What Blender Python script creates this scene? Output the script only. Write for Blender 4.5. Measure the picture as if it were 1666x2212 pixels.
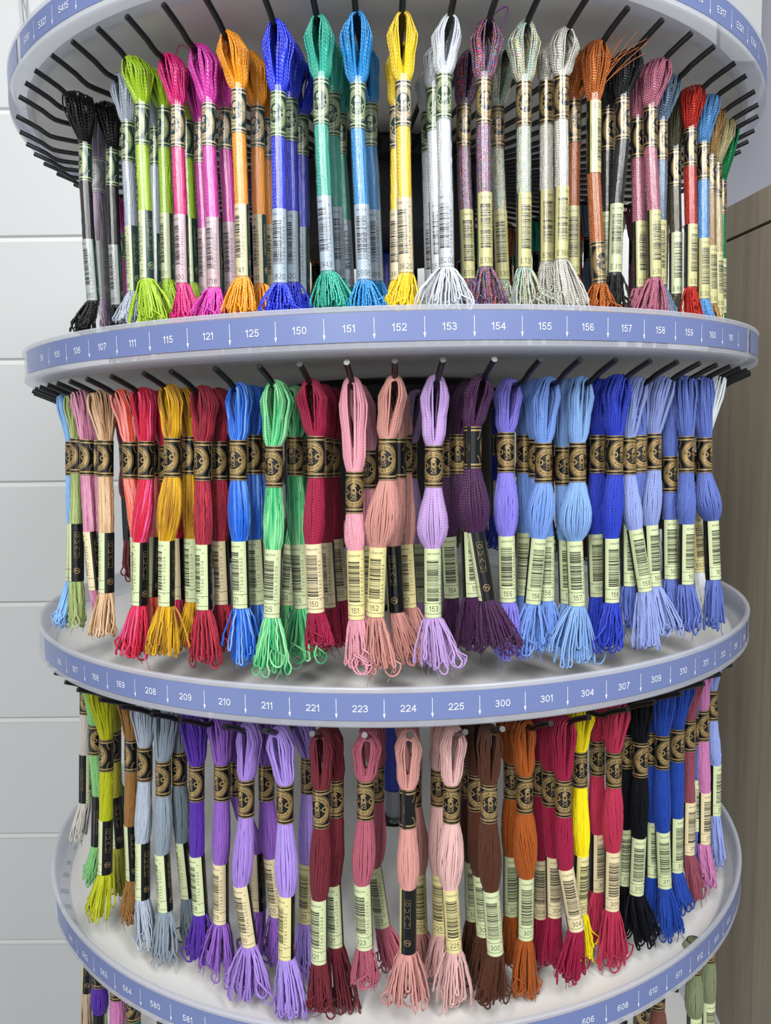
import bpy, math, random
import numpy as np
from mathutils import Matrix, Vector
PI = math.pi
C = bpy.context.scene.collection
for o in list(bpy.data.objects): bpy.data.objects.remove(o)

# ------------------------------------------------------------------ camera
cam = bpy.data.cameras.new('camera'); camo = bpy.data.objects.new('camera', cam); C.objects.link(camo)
cam.sensor_fit = 'HORIZONTAL'; cam.sensor_width = 36; cam.lens = 37.3733; cam.clip_start = 0.02
camo.matrix_world = Matrix(((0.999907, 0.011581, 0.007159, 0), (0.005987, 0.098184, -0.99515, -0.70401),
                            (-0.012227, 0.995101, 0.098106, 0.00924), (0, 0, 0, 1)))
bpy.context.scene.camera = camo
# ------------------------------------------------------------------ light
w = bpy.data.worlds.new('shop_air'); bpy.context.scene.world = w; w.use_nodes = True
w.node_tree.nodes['Background'].inputs[0].default_value = (0.90, 0.94, 1.0, 1)
w.node_tree.nodes['Background'].inputs[1].default_value = 0.29
def area(name, loc, target, sx, sy, power, col):
    l = bpy.data.lights.new(name, 'AREA'); l.shape = 'RECTANGLE'; l.size = sx; l.size_y = sy; l.energy = power; l.color = col
    o = bpy.data.objects.new(name, l); C.objects.link(o); o.location = loc
    o.rotation_euler = (Vector(target) - Vector(loc)).to_track_quat('-Z', 'Y').to_euler(); return o
area('ceiling_tube_light', (-0.4, -1.65, 1.05), (0, 0, 0.0), 0.4, 1.3, 34, (1.0, 0.98, 0.95))
area('ceiling_tube_light', (0.8, -1.5, 1.15), (0, 0, 0.0), 0.4, 1.3, 29, (0.96, 0.98, 1.0))
area('front_fill_light', (0.1, -2.6, 0.15), (0, 0, -0.1), 2.4, 1.6, 11, (0.93, 0.97, 1.0))  # added broad fill from behind the camera, stands for no actual window
area('wall_fill_light', (-1.9, -1.3, -.9), (-.7, .42, -.8), 1.2, 1.6, 5, (0.93, 0.97, 1.0))  # extra fill, added only to brighten the lower left slat wall
vs = bpy.context.scene.view_settings
bpy.context.scene.display_settings.display_device = 'sRGB'
vs.view_transform = 'Standard'; vs.look = 'None'; vs.gamma = 1; vs.use_curve_mapping = False; vs.exposure = 0.0

# ------------------------------------------------------------------ helpers
def lin(c):
    return tuple((x / 12.92 if x <= .04045 else ((x + .055) / 1.055) ** 2.4) for x in c)
def hexc(h): return lin([int(h[i:i + 2], 16) / 255 for i in (0, 2, 4)])
def nt(name):
    m = bpy.data.materials.new(name); m.use_nodes = True
    return m, m.node_tree.nodes, m.node_tree.links
def prin(name, col, rough=.5, metal=0, spec=.5, **kw):
    m, n, l = nt(name); b = n['Principled BSDF']
    b.inputs['Base Color'].default_value = (*col, 1); b.inputs['Roughness'].default_value = rough
    b.inputs['Metallic'].default_value = metal; b.inputs['Specular IOR Level'].default_value = spec
    for k, v in kw.items(): b.inputs[k.replace('_', ' ')].default_value = v
    return m
def link(name, me, mats=(), parent=None, mw=None):
    o = bpy.data.objects.new(name, me); C.objects.link(o)
    if me is not None:
        if len(me.materials) == 0:
            for m in mats: me.materials.append(m)
        elif mats:
            for i, m in enumerate(mats):
                o.material_slots[i].link = 'OBJECT'; o.material_slots[i].material = m
    if mw is not None: o.matrix_local = mw
    if parent: o.parent = parent
    return o
def tag(o, label, cat, group=None):
    o['label'] = label; o['category'] = cat
    if group: o['group'] = group
    return o
def empty(name, loc):
    o = bpy.data.objects.new(name, None); C.objects.link(o); o.location = loc; o.empty_display_size = .01; return o
def mesh(name, V, F, smooth=True, uv=None, mi=None):
    me = bpy.data.meshes.new(name)
    V = np.asarray(V, dtype=np.float32); F = np.asarray(F, dtype=np.int32)
    k = F.shape[1]
    me.vertices.add(len(V)); me.vertices.foreach_set('co', V.ravel())
    me.loops.add(F.size); me.loops.foreach_set('vertex_index', F.ravel())
    me.polygons.add(len(F)); me.polygons.foreach_set('loop_start', np.arange(0, F.size, k, dtype=np.int32))
    if smooth: me.polygons.foreach_set('use_smooth', np.ones(len(F), dtype=bool))
    if mi is not None: me.polygons.foreach_set('material_index', np.asarray(mi, dtype=np.int32))
    if uv is not None:
        l = me.uv_layers.new(name='UVMap'); l.data.foreach_set('uv', np.asarray(uv, dtype=np.float32).ravel())
    me.update(calc_edges=True); me.validate()
    return me
class MB:
    'collects polygons of any size into one mesh'
    def __init__(s): s.V = []; s.F = []; s.M = []
    def add(s, V, F, m=0):
        b = len(s.V); s.V += [tuple(v) for v in V]; s.F += [tuple(i + b for i in f) for f in F]; s.M += [m] * len(F)
    def box(s, x0, x1, y0, y1, z0, z1, m=0):
        V = [(x, y, z) for x in (x0, x1) for y in (y0, y1) for z in (z0, z1)]
        s.add(V, [(0, 1, 3, 2), (4, 6, 7, 5), (0, 4, 5, 1), (2, 3, 7, 6), (0, 2, 6, 4), (1, 5, 7, 3)], m)
    def build(s, name, smooth=False):
        me = bpy.data.meshes.new(name); me.from_pydata(s.V, [], s.F)
        me.polygons.foreach_set('material_index', np.array(s.M, dtype=np.int32))
        if smooth: me.polygons.foreach_set('use_smooth', np.ones(len(s.F), dtype=bool))
        me.update(); return me
def lathe(name, prof, n=192, closed=True, a0=0, a1=2 * PI):
    full = abs(a1 - a0 - 2 * PI) < 1e-6
    na = n if full else n + 1
    A = a0 + (a1 - a0) * np.arange(na) / n
    P = np.array(prof); k = len(P)
    V = np.stack([np.outer(np.sin(A), P[:, 0]), -np.outer(np.cos(A), P[:, 0]), np.outer(np.ones(na), P[:, 1])], 2).reshape(-1, 3)
    F = []
    for i in range(n):
        j = (i + 1) % na
        for q in range(k if closed else k - 1):
            r = (q + 1) % k
            F.append((i * k + q, j * k + q, j * k + r, i * k + r))
    me = mesh(name, V, F); me.set_sharp_from_angle(angle=.5); return me
def tube(P, r, sides=8, cap=True):
    'tube along points; returns V, F'
    P = np.asarray(P, float); n = len(P); T = np.gradient(P, axis=0); T /= np.linalg.norm(T, axis=1)[:, None]
    ref = np.array([.13, .21, 1.]) if abs(T[:, 2]).mean() < .8 else np.array([1., .2, .1])
    N = ref - (T @ ref)[:, None] * T; N /= np.linalg.norm(N, axis=1)[:, None]; B = np.cross(T, N)
    a = 2 * PI * np.arange(sides) / sides; r = np.broadcast_to(r, (n,))
    V = P[:, None] + r[:, None, None] * (np.cos(a)[None, :, None] * N[:, None] + np.sin(a)[None, :, None] * B[:, None])
    F = [(i * sides + j, i * sides + (j + 1) % sides, (i + 1) * sides + (j + 1) % sides, (i + 1) * sides + j) for i in range(n - 1) for j in range(sides)]
    V = V.reshape(-1, 3).tolist()
    if cap: F += [tuple(range(sides))[::-1], tuple(range((n - 1) * sides, n * sides))]
    return V, F

# ------------------------------------------------------------------ plain materials
M = {}
M['white_panel'] = prin('white_laminate', hexc('C9CBCB'), .35)
M['groove'] = prin('groove_trim', hexc('D6D2C6'), .5)
M['metal_insert'] = prin('aluminium_insert', hexc('DADBD8'), .4, .0)
M['black_wire'] = prin('black_coated_wire', hexc('0D0D10'), .28, 0, .6)
M['wire_tip'] = prin('worn_wire_tip', hexc('3c3c40'), .25, .7)
M['drum'] = prin('black_plastic', hexc('0E0F14'), .5)
M['bluepole'] = prin('dark_blue_plastic', hexc('15298C'), .35)
M['greypole'] = prin('grey_steel', hexc('8A8D92'), .4, .5)
M['strip'] = prin('blue_paper_strip', hexc('6A78A6'), .35, 0, .4, Coat_Weight=.3, Coat_Roughness=.08)
M['white_ink'] = prin('white_print', hexc('F2F4F8'), .5)
M['black_ink'] = prin('black_print', hexc('14130F'), .4)
M['gold_ink'] = prin('gold_print', hexc('AE9361'), .34, .5)
M['black_paper'] = prin('black_glossy_paper', hexc('0C0C0D'), .22, 0, .6)
M['green_paper'] = prin('dark_green_paper', hexc('143A34'), .3)
M['grey_paper'] = prin('silver_grey_paper', hexc('8B8B8F'), .3)
M['grey_ink'] = prin('pale_grey_print', hexc('C9C7CC'), .4)
CREAM = {'K': 'C6D0A2', 'Y': 'D9CE92', 'O': 'DACBA2', 'P': 'C3A9AF', 'B': 'A6B7C6', 'W': 'C6CBD2', 'G': 'A3AAA8', 'E': 'C6C184'}
for k, v in CREAM.items():
    M['paper' + k] = prin('label_paper', hexc(v), .3)
    M['print' + k] = prin('pale_print', hexc({'P': 'CDB58F', 'O': 'CDB58F', 'B': 'A9B98C', 'W': 'A9B98C'}.get(k, 'A7B880')), .4)
def frosted(name, col, alpha, rough=.35, trans=.35):
    m, n, l = nt(name); out = n['Material Output']; n.remove(n['Principled BSDF'])
    d = n.new('ShaderNodeBsdfPrincipled'); d.inputs['Base Color'].default_value = (*col, 1); d.inputs['Roughness'].default_value = rough
    t = n.new('ShaderNodeBsdfTranslucent'); t.inputs[0].default_value = (*col, 1)
    x = n.new('ShaderNodeBsdfTransparent'); m1 = n.new('ShaderNodeMixShader'); m2 = n.new('ShaderNodeMixShader')
    m1.inputs[0].default_value = trans; m2.inputs[0].default_value = alpha
    no = n.new('ShaderNodeTexNoise'); no.inputs['Scale'].default_value = 9; rp = n.new('ShaderNodeMapRange')
    rp.inputs[3].default_value = alpha - .08; rp.inputs[4].default_value = alpha + .08
    tc = n.new('ShaderNodeTexCoord'); l.new(tc.outputs['Object'], no.inputs['Vector']); l.new(no.outputs[0], rp.inputs[0]); l.new(rp.outputs[0], m2.inputs[0])
    l.new(d.outputs[0], m1.inputs[1]); l.new(t.outputs[0], m1.inputs[2]); l.new(x.outputs[0], m2.inputs[1]); l.new(m1.outputs[0], m2.inputs[2])
    l.new(m2.outputs[0], out.inputs[0]); return m
M['rim'] = frosted('frosted_polypropylene', hexc('DDE0EA'), .52, .2)
M['floor_pp'] = frosted('milky_tray_floor', hexc('EAE9E6'), .985, .35, .08)
def sleeve_mat():
    m, n, l = nt('clear_film'); out = n['Material Output']; n.remove(n['Principled BSDF'])
    g = n.new('ShaderNodeBsdfGlossy'); g.inputs['Roughness'].default_value = .08; x = n.new('ShaderNodeBsdfTransparent')
    fr = n.new('ShaderNodeLayerWeight'); fr.inputs[0].default_value = .25; mp = n.new('ShaderNodeMapRange')
    mp.inputs[3].default_value = .08; mp.inputs[4].default_value = .25
    mx = n.new('ShaderNodeMixShader'); l.new(fr.outputs['Facing'], mp.inputs[0]); l.new(mp.outputs[0], mx.inputs[0])
    no = n.new('ShaderNodeTexNoise'); no.inputs['Scale'].default_value = 160; bp = n.new('ShaderNodeBump'); bp.inputs['Strength'].default_value = .12; bp.inputs['Distance'].default_value = .0006
    l.new(no.outputs[0], bp.inputs['Height']); l.new(bp.outputs[0], g.inputs['Normal'])
    l.new(x.outputs[0], mx.inputs[1]); l.new(g.outputs[0], mx.inputs[2]); l.new(mx.outputs[0], out.inputs[0]); return m
M['sleeve'] = sleeve_mat()

# ------------------------------------------------------------------ thread materials
THREAD = {}
def thread_mat(key, cols, kind):
    'cols: hex list; kind: cotton, satin, metal; twisted-strand look driven by UV (u around the strand + strand index, v millimetres along it)'
    m, n, l = nt('thread_' + key); b = n['Principled BSDF']
    uv = n.new('ShaderNodeUVMap'); uv.uv_map = 'UVMap'; sp = n.new('ShaderNodeSeparateXYZ'); l.new(uv.outputs[0], sp.inputs[0])
    def math_(op, a, b_=None):
        q = n.new('ShaderNodeMath'); q.operation = op
        for i, x in enumerate((a, b_)):
            if x is None: continue
            if isinstance(x, (int, float)): q.inputs[i].default_value = x
            else: l.new(x, q.inputs[i])
        return q.outputs[0]
    u, v = sp.outputs[0], sp.outputs[1]
    idx = math_('FLOOR', u); fu = math_('FRACT', u)
    wn = n.new('ShaderNodeTexWhiteNoise'); wn.noise_dimensions = '1D'; l.new(idx, wn.inputs['W'])
    pitch = {'cotton': 1.5, 'satin': 1.9, 'metal': 1.3}[kind]
    ph = math_('ADD', math_('MULTIPLY', v, 2 * PI / pitch), math_('MULTIPLY', fu, 2 * PI * 3))
    tw = math_('SINE', ph)
    fib = n.new('ShaderNodeTexNoise'); fib.inputs['Scale'].default_value = 1; cb = n.new('ShaderNodeCombineXYZ')
    l.new(math_('MULTIPLY', u, 14), cb.inputs[0]); l.new(math_('MULTIPLY', v, .9), cb.inputs[1]); l.new(cb.outputs[0], fib.inputs['Vector'])
    h = math_('ADD', math_('MULTIPLY', tw, .5), math_('MULTIPLY', fib.outputs[0], .8))
    bp = n.new('ShaderNodeBump'); bp.inputs['Strength'].default_value = {'cotton': .5, 'satin': .45, 'metal': .8}[kind]; bp.inputs['Distance'].default_value = .00022
    l.new(h, bp.inputs['Height']); l.new(bp.outputs[0], b.inputs['Normal'])
    if len(cols) > 1:
        nz = n.new('ShaderNodeTexNoise'); nz.noise_dimensions = '1D'; nz.inputs['Scale'].default_value = 1; nz.inputs['Detail'].default_value = 0
        l.new(math_('ADD', math_('MULTIPLY', v, .012), math_('MULTIPLY', wn.outputs['Value'], 60)), nz.inputs['W'])
        cr = n.new('ShaderNodeValToRGB'); e = cr.color_ramp.elements
        while len(e) > 1: e.remove(e[-1])
        for i, c in enumerate(cols):
            p_ = .3 + .4 * i / (len(cols) - 1)
            if i == 0: e[0].position = p_; e[0].color = (*hexc(c), 1)
            else: q = e.new(p_); q.color = (*hexc(c), 1)
        l.new(nz.outputs[0], cr.inputs[0]); base = cr.outputs[0]
    else:
        rg = n.new('ShaderNodeRGB'); rg.outputs[0].default_value = (*hexc(cols[0]), 1); base = rg.outputs[0]
    if kind == 'metal':
        vo = n.new('ShaderNodeTexVoronoi'); vo.inputs['Scale'].default_value = 1; cb2 = n.new('ShaderNodeCombineXYZ')
        l.new(math_('MULTIPLY', u, 5), cb2.inputs[0]); l.new(math_('MULTIPLY', v, 1.6), cb2.inputs[1]); l.new(cb2.outputs[0], vo.inputs['Vector'])
        if key in ('multi', 'glit'):
            hs = n.new('ShaderNodeMix'); hs.data_type = 'RGBA'; hs.blend_type = 'SOFT_LIGHT' if key == 'glit' else 'OVERLAY'
            hs.inputs[0].default_value = .9 if key == 'multi' else .7
            l.new(base, hs.inputs[6]); l.new(vo.outputs['Color'], hs.inputs[7]); base = hs.outputs[2]
        s2 = n.new('ShaderNodeSeparateColor'); l.new(vo.outputs['Color'], s2.inputs[0])
        mr = n.new('ShaderNodeMapRange'); mr.inputs[3].default_value = .12; mr.inputs[4].default_value = .55; l.new(s2.outputs[0], mr.inputs[0]); l.new(mr.outputs[0], b.inputs['Roughness'])
        b.inputs['Metallic'].default_value = .45 if key != 'black' else .2
    else:
        b.inputs['Roughness'].default_value = .42 if kind == 'cotton' else .26
        b.inputs['Sheen Weight'].default_value = (.07 if kind == 'cotton' else .05) * (0 if key in ('jet', 'black') else 1)
        b.inputs['Sheen Roughness'].default_value = .4
        b.inputs['Specular IOR Level'].default_value = (.45 if kind == 'cotton' else .8) * (.4 if key in ('black', 'jet') else 1)
    hv = n.new('ShaderNodeHueSaturation'); l.new(base, hv.inputs['Color'])
    mr = n.new('ShaderNodeMapRange'); mr.inputs[3].default_value = .9; mr.inputs[4].default_value = 1.08; l.new(wn.outputs['Value'], mr.inputs[0]); l.new(mr.outputs[0], hv.inputs['Value'])
    l.new(hv.outputs[0], b.inputs['Base Color'])
    return m
#  key: (description, hex colours)
COL = {
 'black': ('black', ['101012']), 'silver': ('silver grey', ['A4AEBC']), 'lime': ('lime green', ['9CC40C']), 'pink': ('hot pink', ['D81577']),
 'magenta': ('magenta', ['CF30A4']), 'orange': ('golden orange', ['F39A08']), 'blue': ('vivid blue', ['1630D6']), 'teal': ('turquoise green', ['22A58C']),
 'cyan': ('bright cyan blue', ['0C86CC']), 'yellow': ('bright yellow', ['F0CB10']), 'white': ('white', ['CCD2DA']),
 'multi': ('sparkly multicolour', ['9A6A80', '6E6480', 'A0606A']), 'glit': ('sparkly pale gold', ['C2C2A8', 'A9BDB4', 'C8BE9C']), 'pearl': ('pearl silver', ['CFCDC4']),
 'copper': ('shiny copper', ['B5652F']), 'mauve': ('shimmering dusty pink', ['B76E84']), 'bluegrey': ('shimmering blue grey', ['6C7F98']), 'red': ('shimmering red', ['B62A1E']),
 'skyblue': ('shimmering sky blue', ['5E97CF']), 'tan': ('shimmering tan', ['A5814E']), 'goldcream': ('shimmering cream gold', ['C6B98A']), 'green': ('shimmering green', ['0B7A46']),
 'olive': ('dark olive', ['4B4632']), 'lilacvar': ('variegated lilac and olive', ['B9A6CF', '6B6C55', 'C9B5C9', '7E6F90']),
 'skyvar': ('variegated sky blue', ['6FA0DA', '89B4DD']), 'olivevar': ('variegated olive green', ['6E8240', 'A9B878', '7F9150']), 'mauvevar': ('variegated dusty mauve', ['A95A7A', 'D79BB4', '96506E']),
 'beigevar': ('variegated beige', ['C29A70', 'E0C09C', 'A98058']), 'orangevar': ('variegated orange and pink', ['E8551F', 'F2A099', 'E03C1A']), 'crimsonvar': ('variegated crimson and pink', ['C00C36', 'BE0C34', 'C40E3A', 'E8609E']),
 'goldvar': ('variegated gold', ['D9A50E', '9B6A10', 'E3B312']), 'garnetvar': ('variegated garnet', ['B02238', '7E1D2C', 'B92640']), 'bluevar': ('variegated blue', ['1550B8', '1A62CE', '7FB0F2']),
 'greenvar': ('variegated green', ['12905A', '8EDC9C', '2FA866', 'A4E8A8']), 'crimson': ('deep crimson', ['92103A']), 'rose': ('soft rose pink', ['D995A3']), 'salmon': ('dusky salmon', ['C48A80']),
 'lavender': ('pale lavender', ['B696CC']), 'plum': ('dark plum', ['3E1541']), 'violet': ('blue violet', ['7C74D2']), 'cornflower': ('cornflower blue', ['6F93D8']), 'babyblue': ('baby blue', ['7DA3D8']),
 'royal': ('royal blue', ['2238B4']), 'periwinkle': ('pale periwinkle', ['8A9AD2']), 'steelblue': ('denim periwinkle', ['5468B2']), 'snow': ('snow white', ['DCE2E4']),
 'offwhite': ('off white', ['BEB9B2']), 'ltgreen': ('light green', ['7FBE78']), 'chartreuse': ('chartreuse', ['A8AE08']), 'teal2': ('dark teal', ['1F6E66']), 'oliveyellow': ('olive yellow', ['A6A335']),
 'brownlt': ('light brown', ['8E6430']), 'grey': ('mid grey', ['84919C']), 'slate': ('slate grey', ['66737C']), 'purple': ('strong purple', ['4E2797']), 'violetmid': ('medium violet', ['875AB4']),
 'lavmid': ('lavender', ['9D7DCC']), 'lavlight': ('light lavender', ['A88DDC']), 'burgundy': ('burgundy', ['6A1F2B']), 'dustyrose': ('dusty rose', ['A85668']), 'shell': ('shell pink', ['CC928A']),
 'palepink': ('pale pink', ['DBB0AC']), 'brown': ('chocolate brown', ['4C2612']), 'rust': ('rust orange', ['A04F12']), 'lemon': ('lemon yellow', ['F2DE08']), 'raspberry': ('raspberry pink', ['B12A4A']),
 'jet': ('jet black', ['0C0E14']), 'deepblue': ('deep blue', ['123C98']), 'mauvebrown': ('mauve brown', ['87404F']), 'orchid': ('orchid pink', ['C076A8']), 'ecru': ('ecru', ['BFA98E']),
 'tealdark': ('dark bottle green', ['1B6B52']), 'mocha': ('mocha brown', ['6E4238']), 'sage': ('sage green', ['7C8562']), 'khaki': ('khaki', ['8A805C']), 'silver2': ('silver grey', ['A2ADBA']),
}
COL['teal3'] = COL['teal2']
def get_thread(key, kind):
    k = key + kind
    if k not in THREAD: THREAD[k] = thread_mat(key, COL[key][1], kind)
    return THREAD[k]

# ------------------------------------------------------------------ the thread bundle of one skein
def smooth(t): t = np.clip(t, 0, 1); return t * t * (3 - 2 * t)
def bundle(H, pts, bw, tw, ang, kind, rng, curl, low=False, drum=False):
    '''One continuous mesh of looped strands. H: point on the hook; pts: upper band top/bottom, label top/bottom, tail end
    (all metres relative to H); bw, tw: half widths in mm of bulge and tail.'''
    er = np.array([math.sin(ang), -math.cos(ang), 0]); et = np.array([math.cos(ang), math.sin(ang), 0])
    N = 24 if low else 42
    b0, b1, l0, l1, te = pts
    rb = .0033 if kind != 'cotton' else .0041
    sides = 5 if low else 6
    sr = (.00055 if kind == 'cotton' else .00047) * (1.35 if low else 1)
    Vs = []; UV = []; Fs = []; vb = 0
    def emit(P, r, idx):
        nonlocal vb
        n = len(P); T = np.gradient(P, axis=0); L = np.linalg.norm(T, axis=1); T /= np.maximum(L, 1e-9)[:, None]
        ref = er + .35 * et; Nn = ref - (T @ ref)[:, None] * T; Nn /= np.maximum(np.linalg.norm(Nn, axis=1), 1e-6)[:, None]; B = np.cross(T, Nn)
        a = 2 * PI * np.arange(sides) / sides; r = np.broadcast_to(r, (n,))
        V = P[:, None] + r[:, None, None] * (np.cos(a)[None, :, None] * Nn[:, None] + np.sin(a)[None, :, None] * B[:, None])
        v = np.concatenate([[0], np.cumsum(np.linalg.norm(np.diff(P, axis=0), axis=1))]) * 1000 + idx * 37.0
        i = np.arange(n - 1)[:, None]; j = np.arange(sides)[None, :]; j2 = (j + 1) % sides
        F = np.stack([i * sides + j, i * sides + j2, (i + 1) * sides + j2, (i + 1) * sides + j], 2).reshape(-1, 4) + vb
        U0 = idx + j / sides * .999; U1 = idx + (j + 1) / sides * .999
        o = np.ones((n - 1, 1))
        uv = np.stack([np.stack([o * U0, v[:-1, None] + 0 * U0], 2), np.stack([o * U1, v[:-1, None] + 0 * U1], 2), np.stack([o * U1, v[1:, None] + 0 * U1], 2), np.stack([o * U0, v[1:, None] + 0 * U0], 2)], 2).reshape(-1, 2)
        Vs.append(V.reshape(-1, 3)); Fs.append(F); UV.append(uv); vb += n * sides
    phi = 2 * PI * (np.arange(N) + .5) / N + rng.normal(0, .03, N)
    hs = rng.uniform(.0055, .0085); wl = rng.uniform(.0045, .0062) if kind == 'cotton' else rng.uniform(.005, .007)
    lp = rng.uniform(-.15, .25)
    tl = [None] * N
    bulge_pk = rng.uniform(.5, .68)
    twx = rng.normal(0, .25)
    for i in range(N):
        c, s = math.cos(phi[i]), math.sin(phi[i]); sg = 1 if c >= 0 else -1
        # loop over the hook
        rho = .0019 + .0026 * abs(c) + .0004 * rng.random(); top = []
        hoff = s * hs + rng.normal(0, .0006)
        for q in np.linspace(PI / 2, .25, 5): top.append(er * hoff + et * (sg * rho * math.cos(q)) + np.array([0, 0, rho * math.sin(q) - .0005 * abs(s)]))
        P0 = top[-1]; Pb = b0 + er * s * rb + et * c * rb
        mid_t = sg * (.0022 + wl * abs(c)) * (1 + lp * sg * .5) + rng.normal(0, .0005)
        ctl = [P0, P0 * .62 + (er * hoff * .9 + et * mid_t) * .38 + b0 * .18 - np.array([0, 0, 0])*0,
               b0 * .52 + er * s * (hs * .8) + et * (mid_t * .62 + c * rb * .35), b0 * .82 + er * s * rb * 1.15 + et * (c * rb * .8 + mid_t * .35), Pb]
        ctl[1] = b0 * .22 + er * hoff + et * mid_t * .95
        L = np.array(ctl); tt = np.linspace(0, 1, 9)[1:]; X = np.linspace(0, 1, 5)
        # Catmull-Rom through the control points
        loop = []
        for t in tt:
            k = min(int(t * 4), 3); f = t * 4 - k
            p0 = L[max(k - 1, 0)]; p1 = L[k]; p2 = L[k + 1]; p3 = L[min(k + 2, 4)]
            loop.append(.5 * ((2 * p1) + (-p0 + p2) * f + (2 * p0 - 5 * p1 + 4 * p2 - p3) * f * f + (-p0 + 3 * p1 - 3 * p2 + p3) * f ** 3))
        leg = top + loop
        rr = [sr] * len(leg)
        # through the upper band
        leg.append(b1 + (er * s + et * c) * rb); rr.append(sr)
        # bulge between band and label
        nb = 9 if not low else 6
        for t in np.linspace(0, 1, nb + 1)[1:]:
            if bw > 0:
                k = math.sin(PI * t ** (math.log(.5) / math.log(bulge_pk))) ** .8 if 0 < t < 1 else 0
                R1 = rb + (bw / 1000 - sr - rb) * k; R2 = rb + (bw / 1000 * .72 - rb) * max(k, 0)
                ph = phi[i] + twx * t * 1.2; c2, s2 = math.cos(ph), math.sin(ph)
                leg.append(b1 + (l0 - b1) * t + er * s2 * R2 + et * c2 * R1 + rng.normal(0, .00012, 3)); rr.append(sr * (1 + .08 * k))
            else:
                leg.append(b1 + (l0 - b1) * t + (er * s + et * c) * rb * (1 + .02 * rng.normal()) + rng.normal(0, .00008, 3)); rr.append(sr)
        ph = phi[i] + (twx * 1.2 if bw > 0 else 0); c, s = math.cos(ph), math.sin(ph)
        leg.append(l1 + (er * s + et * c) * rb); rr.append(sr)
        tl[i] = (leg, rr, c, s)
    # tails: neighbouring strands turn into one another at the bottom
    tdir = te - l1; tlen = -tdir[2]
    i = 0; order = list(range(N))
    for a_ in range(0, N, 2):
        p, q = order[a_], order[a_ + 1]
        def tail(leg, rr, c, s, ext, flare, n=8):
            pts_ = []; 
            for t in np.linspace(0, 1, n + 1)[1:]:
                k = t ** .8; W = rb + (tw / 1000 * flare - rb) * (k if t < .75 else k - .35 * (t - .75)); D = rb + (tw / 1000 * .5 * flare - rb) * k
                pts_.append(l1 + tdir * t * ext + er * s * D + et * c * W + rng.normal(0, .00018, 3)); 
            return pts_
        ext = rng.uniform(.84, 1.0); fl = rng.choice([.35, .6, .8, 1.0, 1.0, 1.12]) * rng.uniform(.9, 1.1)
        if rng.random() < curl: fl *= 1.35; ext *= rng.uniform(.7, .98)
        lp_, rp_, c, s = tl[p]; lq, rq, c2, s2 = tl[q]
        if rng.random() < .12 and not low:      # cut ends hanging free
            for (lg, r_, cc, ss) in ((lp_, rp_, c, s), (lq, rq, c2, s2)):
                e = tail(lg, r_, cc, ss, ext * 1.08, fl); emit(np.array(lg + e), np.array(r_ + [sr] * len(e)), p + (0 if lg is lp_ else 50))
            continue
        ta = tail(lp_, rp_, c, s, ext, fl); tb = tail(lq, rq, c2, s2, ext, fl)
        if not low and rng.random() < .16:      # a wide loop that swings out to one side
            wv = rng.uniform(.0028, .0055); sd = 1 if curl > .15 else -1; g0 = ta[-1] + et * sd * 0
            ta = ta[:-2]; tb = tb[:-2]; base = (ta[-1] + tb[-1]) / 2 + tdir * .12
            ctr = base + et * sd * wv * .6 + np.array([0, 0, -wv * .2])
            U = [ctr + et * sd * (-wv * math.cos(g)) + np.array([0, 0, -wv * 1.5 * math.sin(g)]) + er * .0015 * (g / PI - .5) for g in np.linspace(0, PI, 9)]
            P = lp_ + ta + U + tb[::-1] + lq[::-1]
            emit(np.array(P), np.array(rp_ + [sr * 1.05] * (len(ta) + len(U) + len(tb)) + rq[::-1]), p); continue
        A, B_ = ta[-1], tb[-1]; mid = (A + B_) / 2; half = (A - B_) / 2; hl = np.linalg.norm(half)
        want = max(hl, .0011) if rng.random() > .15 else .0028
        hd = half / max(hl, 1e-6); ta[-1] = mid + hd * want; tb[-1] = mid - hd * want
        U = [mid + hd * want * math.cos(g) - np.array([0, 0, want * 1.5 * math.sin(g)]) for g in np.linspace(0, PI, 6)[1:-1]]
        P = lp_ + ta + U + tb[::-1] + lq[::-1]
        Rr = rp_ + [sr * 1.05] * (len(ta) + len(U) + len(tb)) + rq[::-1]
        emit(np.array(P), np.array(Rr), p)
    # inner strands that fill loop and tail
    ss0 = sides; sides = 8
    for sg in (1, -1):
        for f in (-.55, 0, .55):
            hoff = f * hs; mt = sg * (.0022 + wl * .55) * (1 + lp * sg * .5)
            L = np.array([er * hoff + et * sg * .0030 + np.array([0, 0, .0012]), b0 * .22 + er * hoff + et * mt * .95, b0 * .5 + er * hoff * .9 + et * mt * .72, b0 * .8 + er * f * rb + et * sg * .0018, b0 + er * f * rb * .8 + et * sg * .0014])
            emit(L, np.array([.0007, .0015, .0019, .0018, .0016]) * (1 if kind == 'cotton' else 1.05), 140 + f + sg * 3)
    sides = ss0
    for j in range(6 if low else 22):
        g = rng.uniform(0, 2 * PI); f = rng.uniform(.1, .75) ** .6; n0 = l1 + (et * math.cos(g) + er * math.sin(g)) * rb * f
        W = (et * math.cos(g) * tw / 1000 + er * math.sin(g) * tw / 2000) * f * .9; ex = rng.uniform(.78, .95)
        P = [n0] + [n0 * (1 - k) + (l1 + W) * k + tdir * t * ex for t in (.2, .4, .6, .8, 1.0) for k in (t ** .8,)]
        hk = et * (.0011 if j % 2 else -.0011)
        if not low: P += [P[-1] + hk * .8 - np.array([0, 0, .0013]), P[-1] + hk * 1.8 - np.array([0, 0, .0004]), P[-1] + hk * 1.9 + np.array([0, 0, .004])]
        emit(np.array(P), sr * 1.05, 150 + j)
    sides = ss0
    core = []; cr = []
    for t in (.72, .9): core.append(b0 * t); cr.append(rb * (.35 if t < .8 else .8))
    core += [b0, b1]; cr += [rb, rb]
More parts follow.
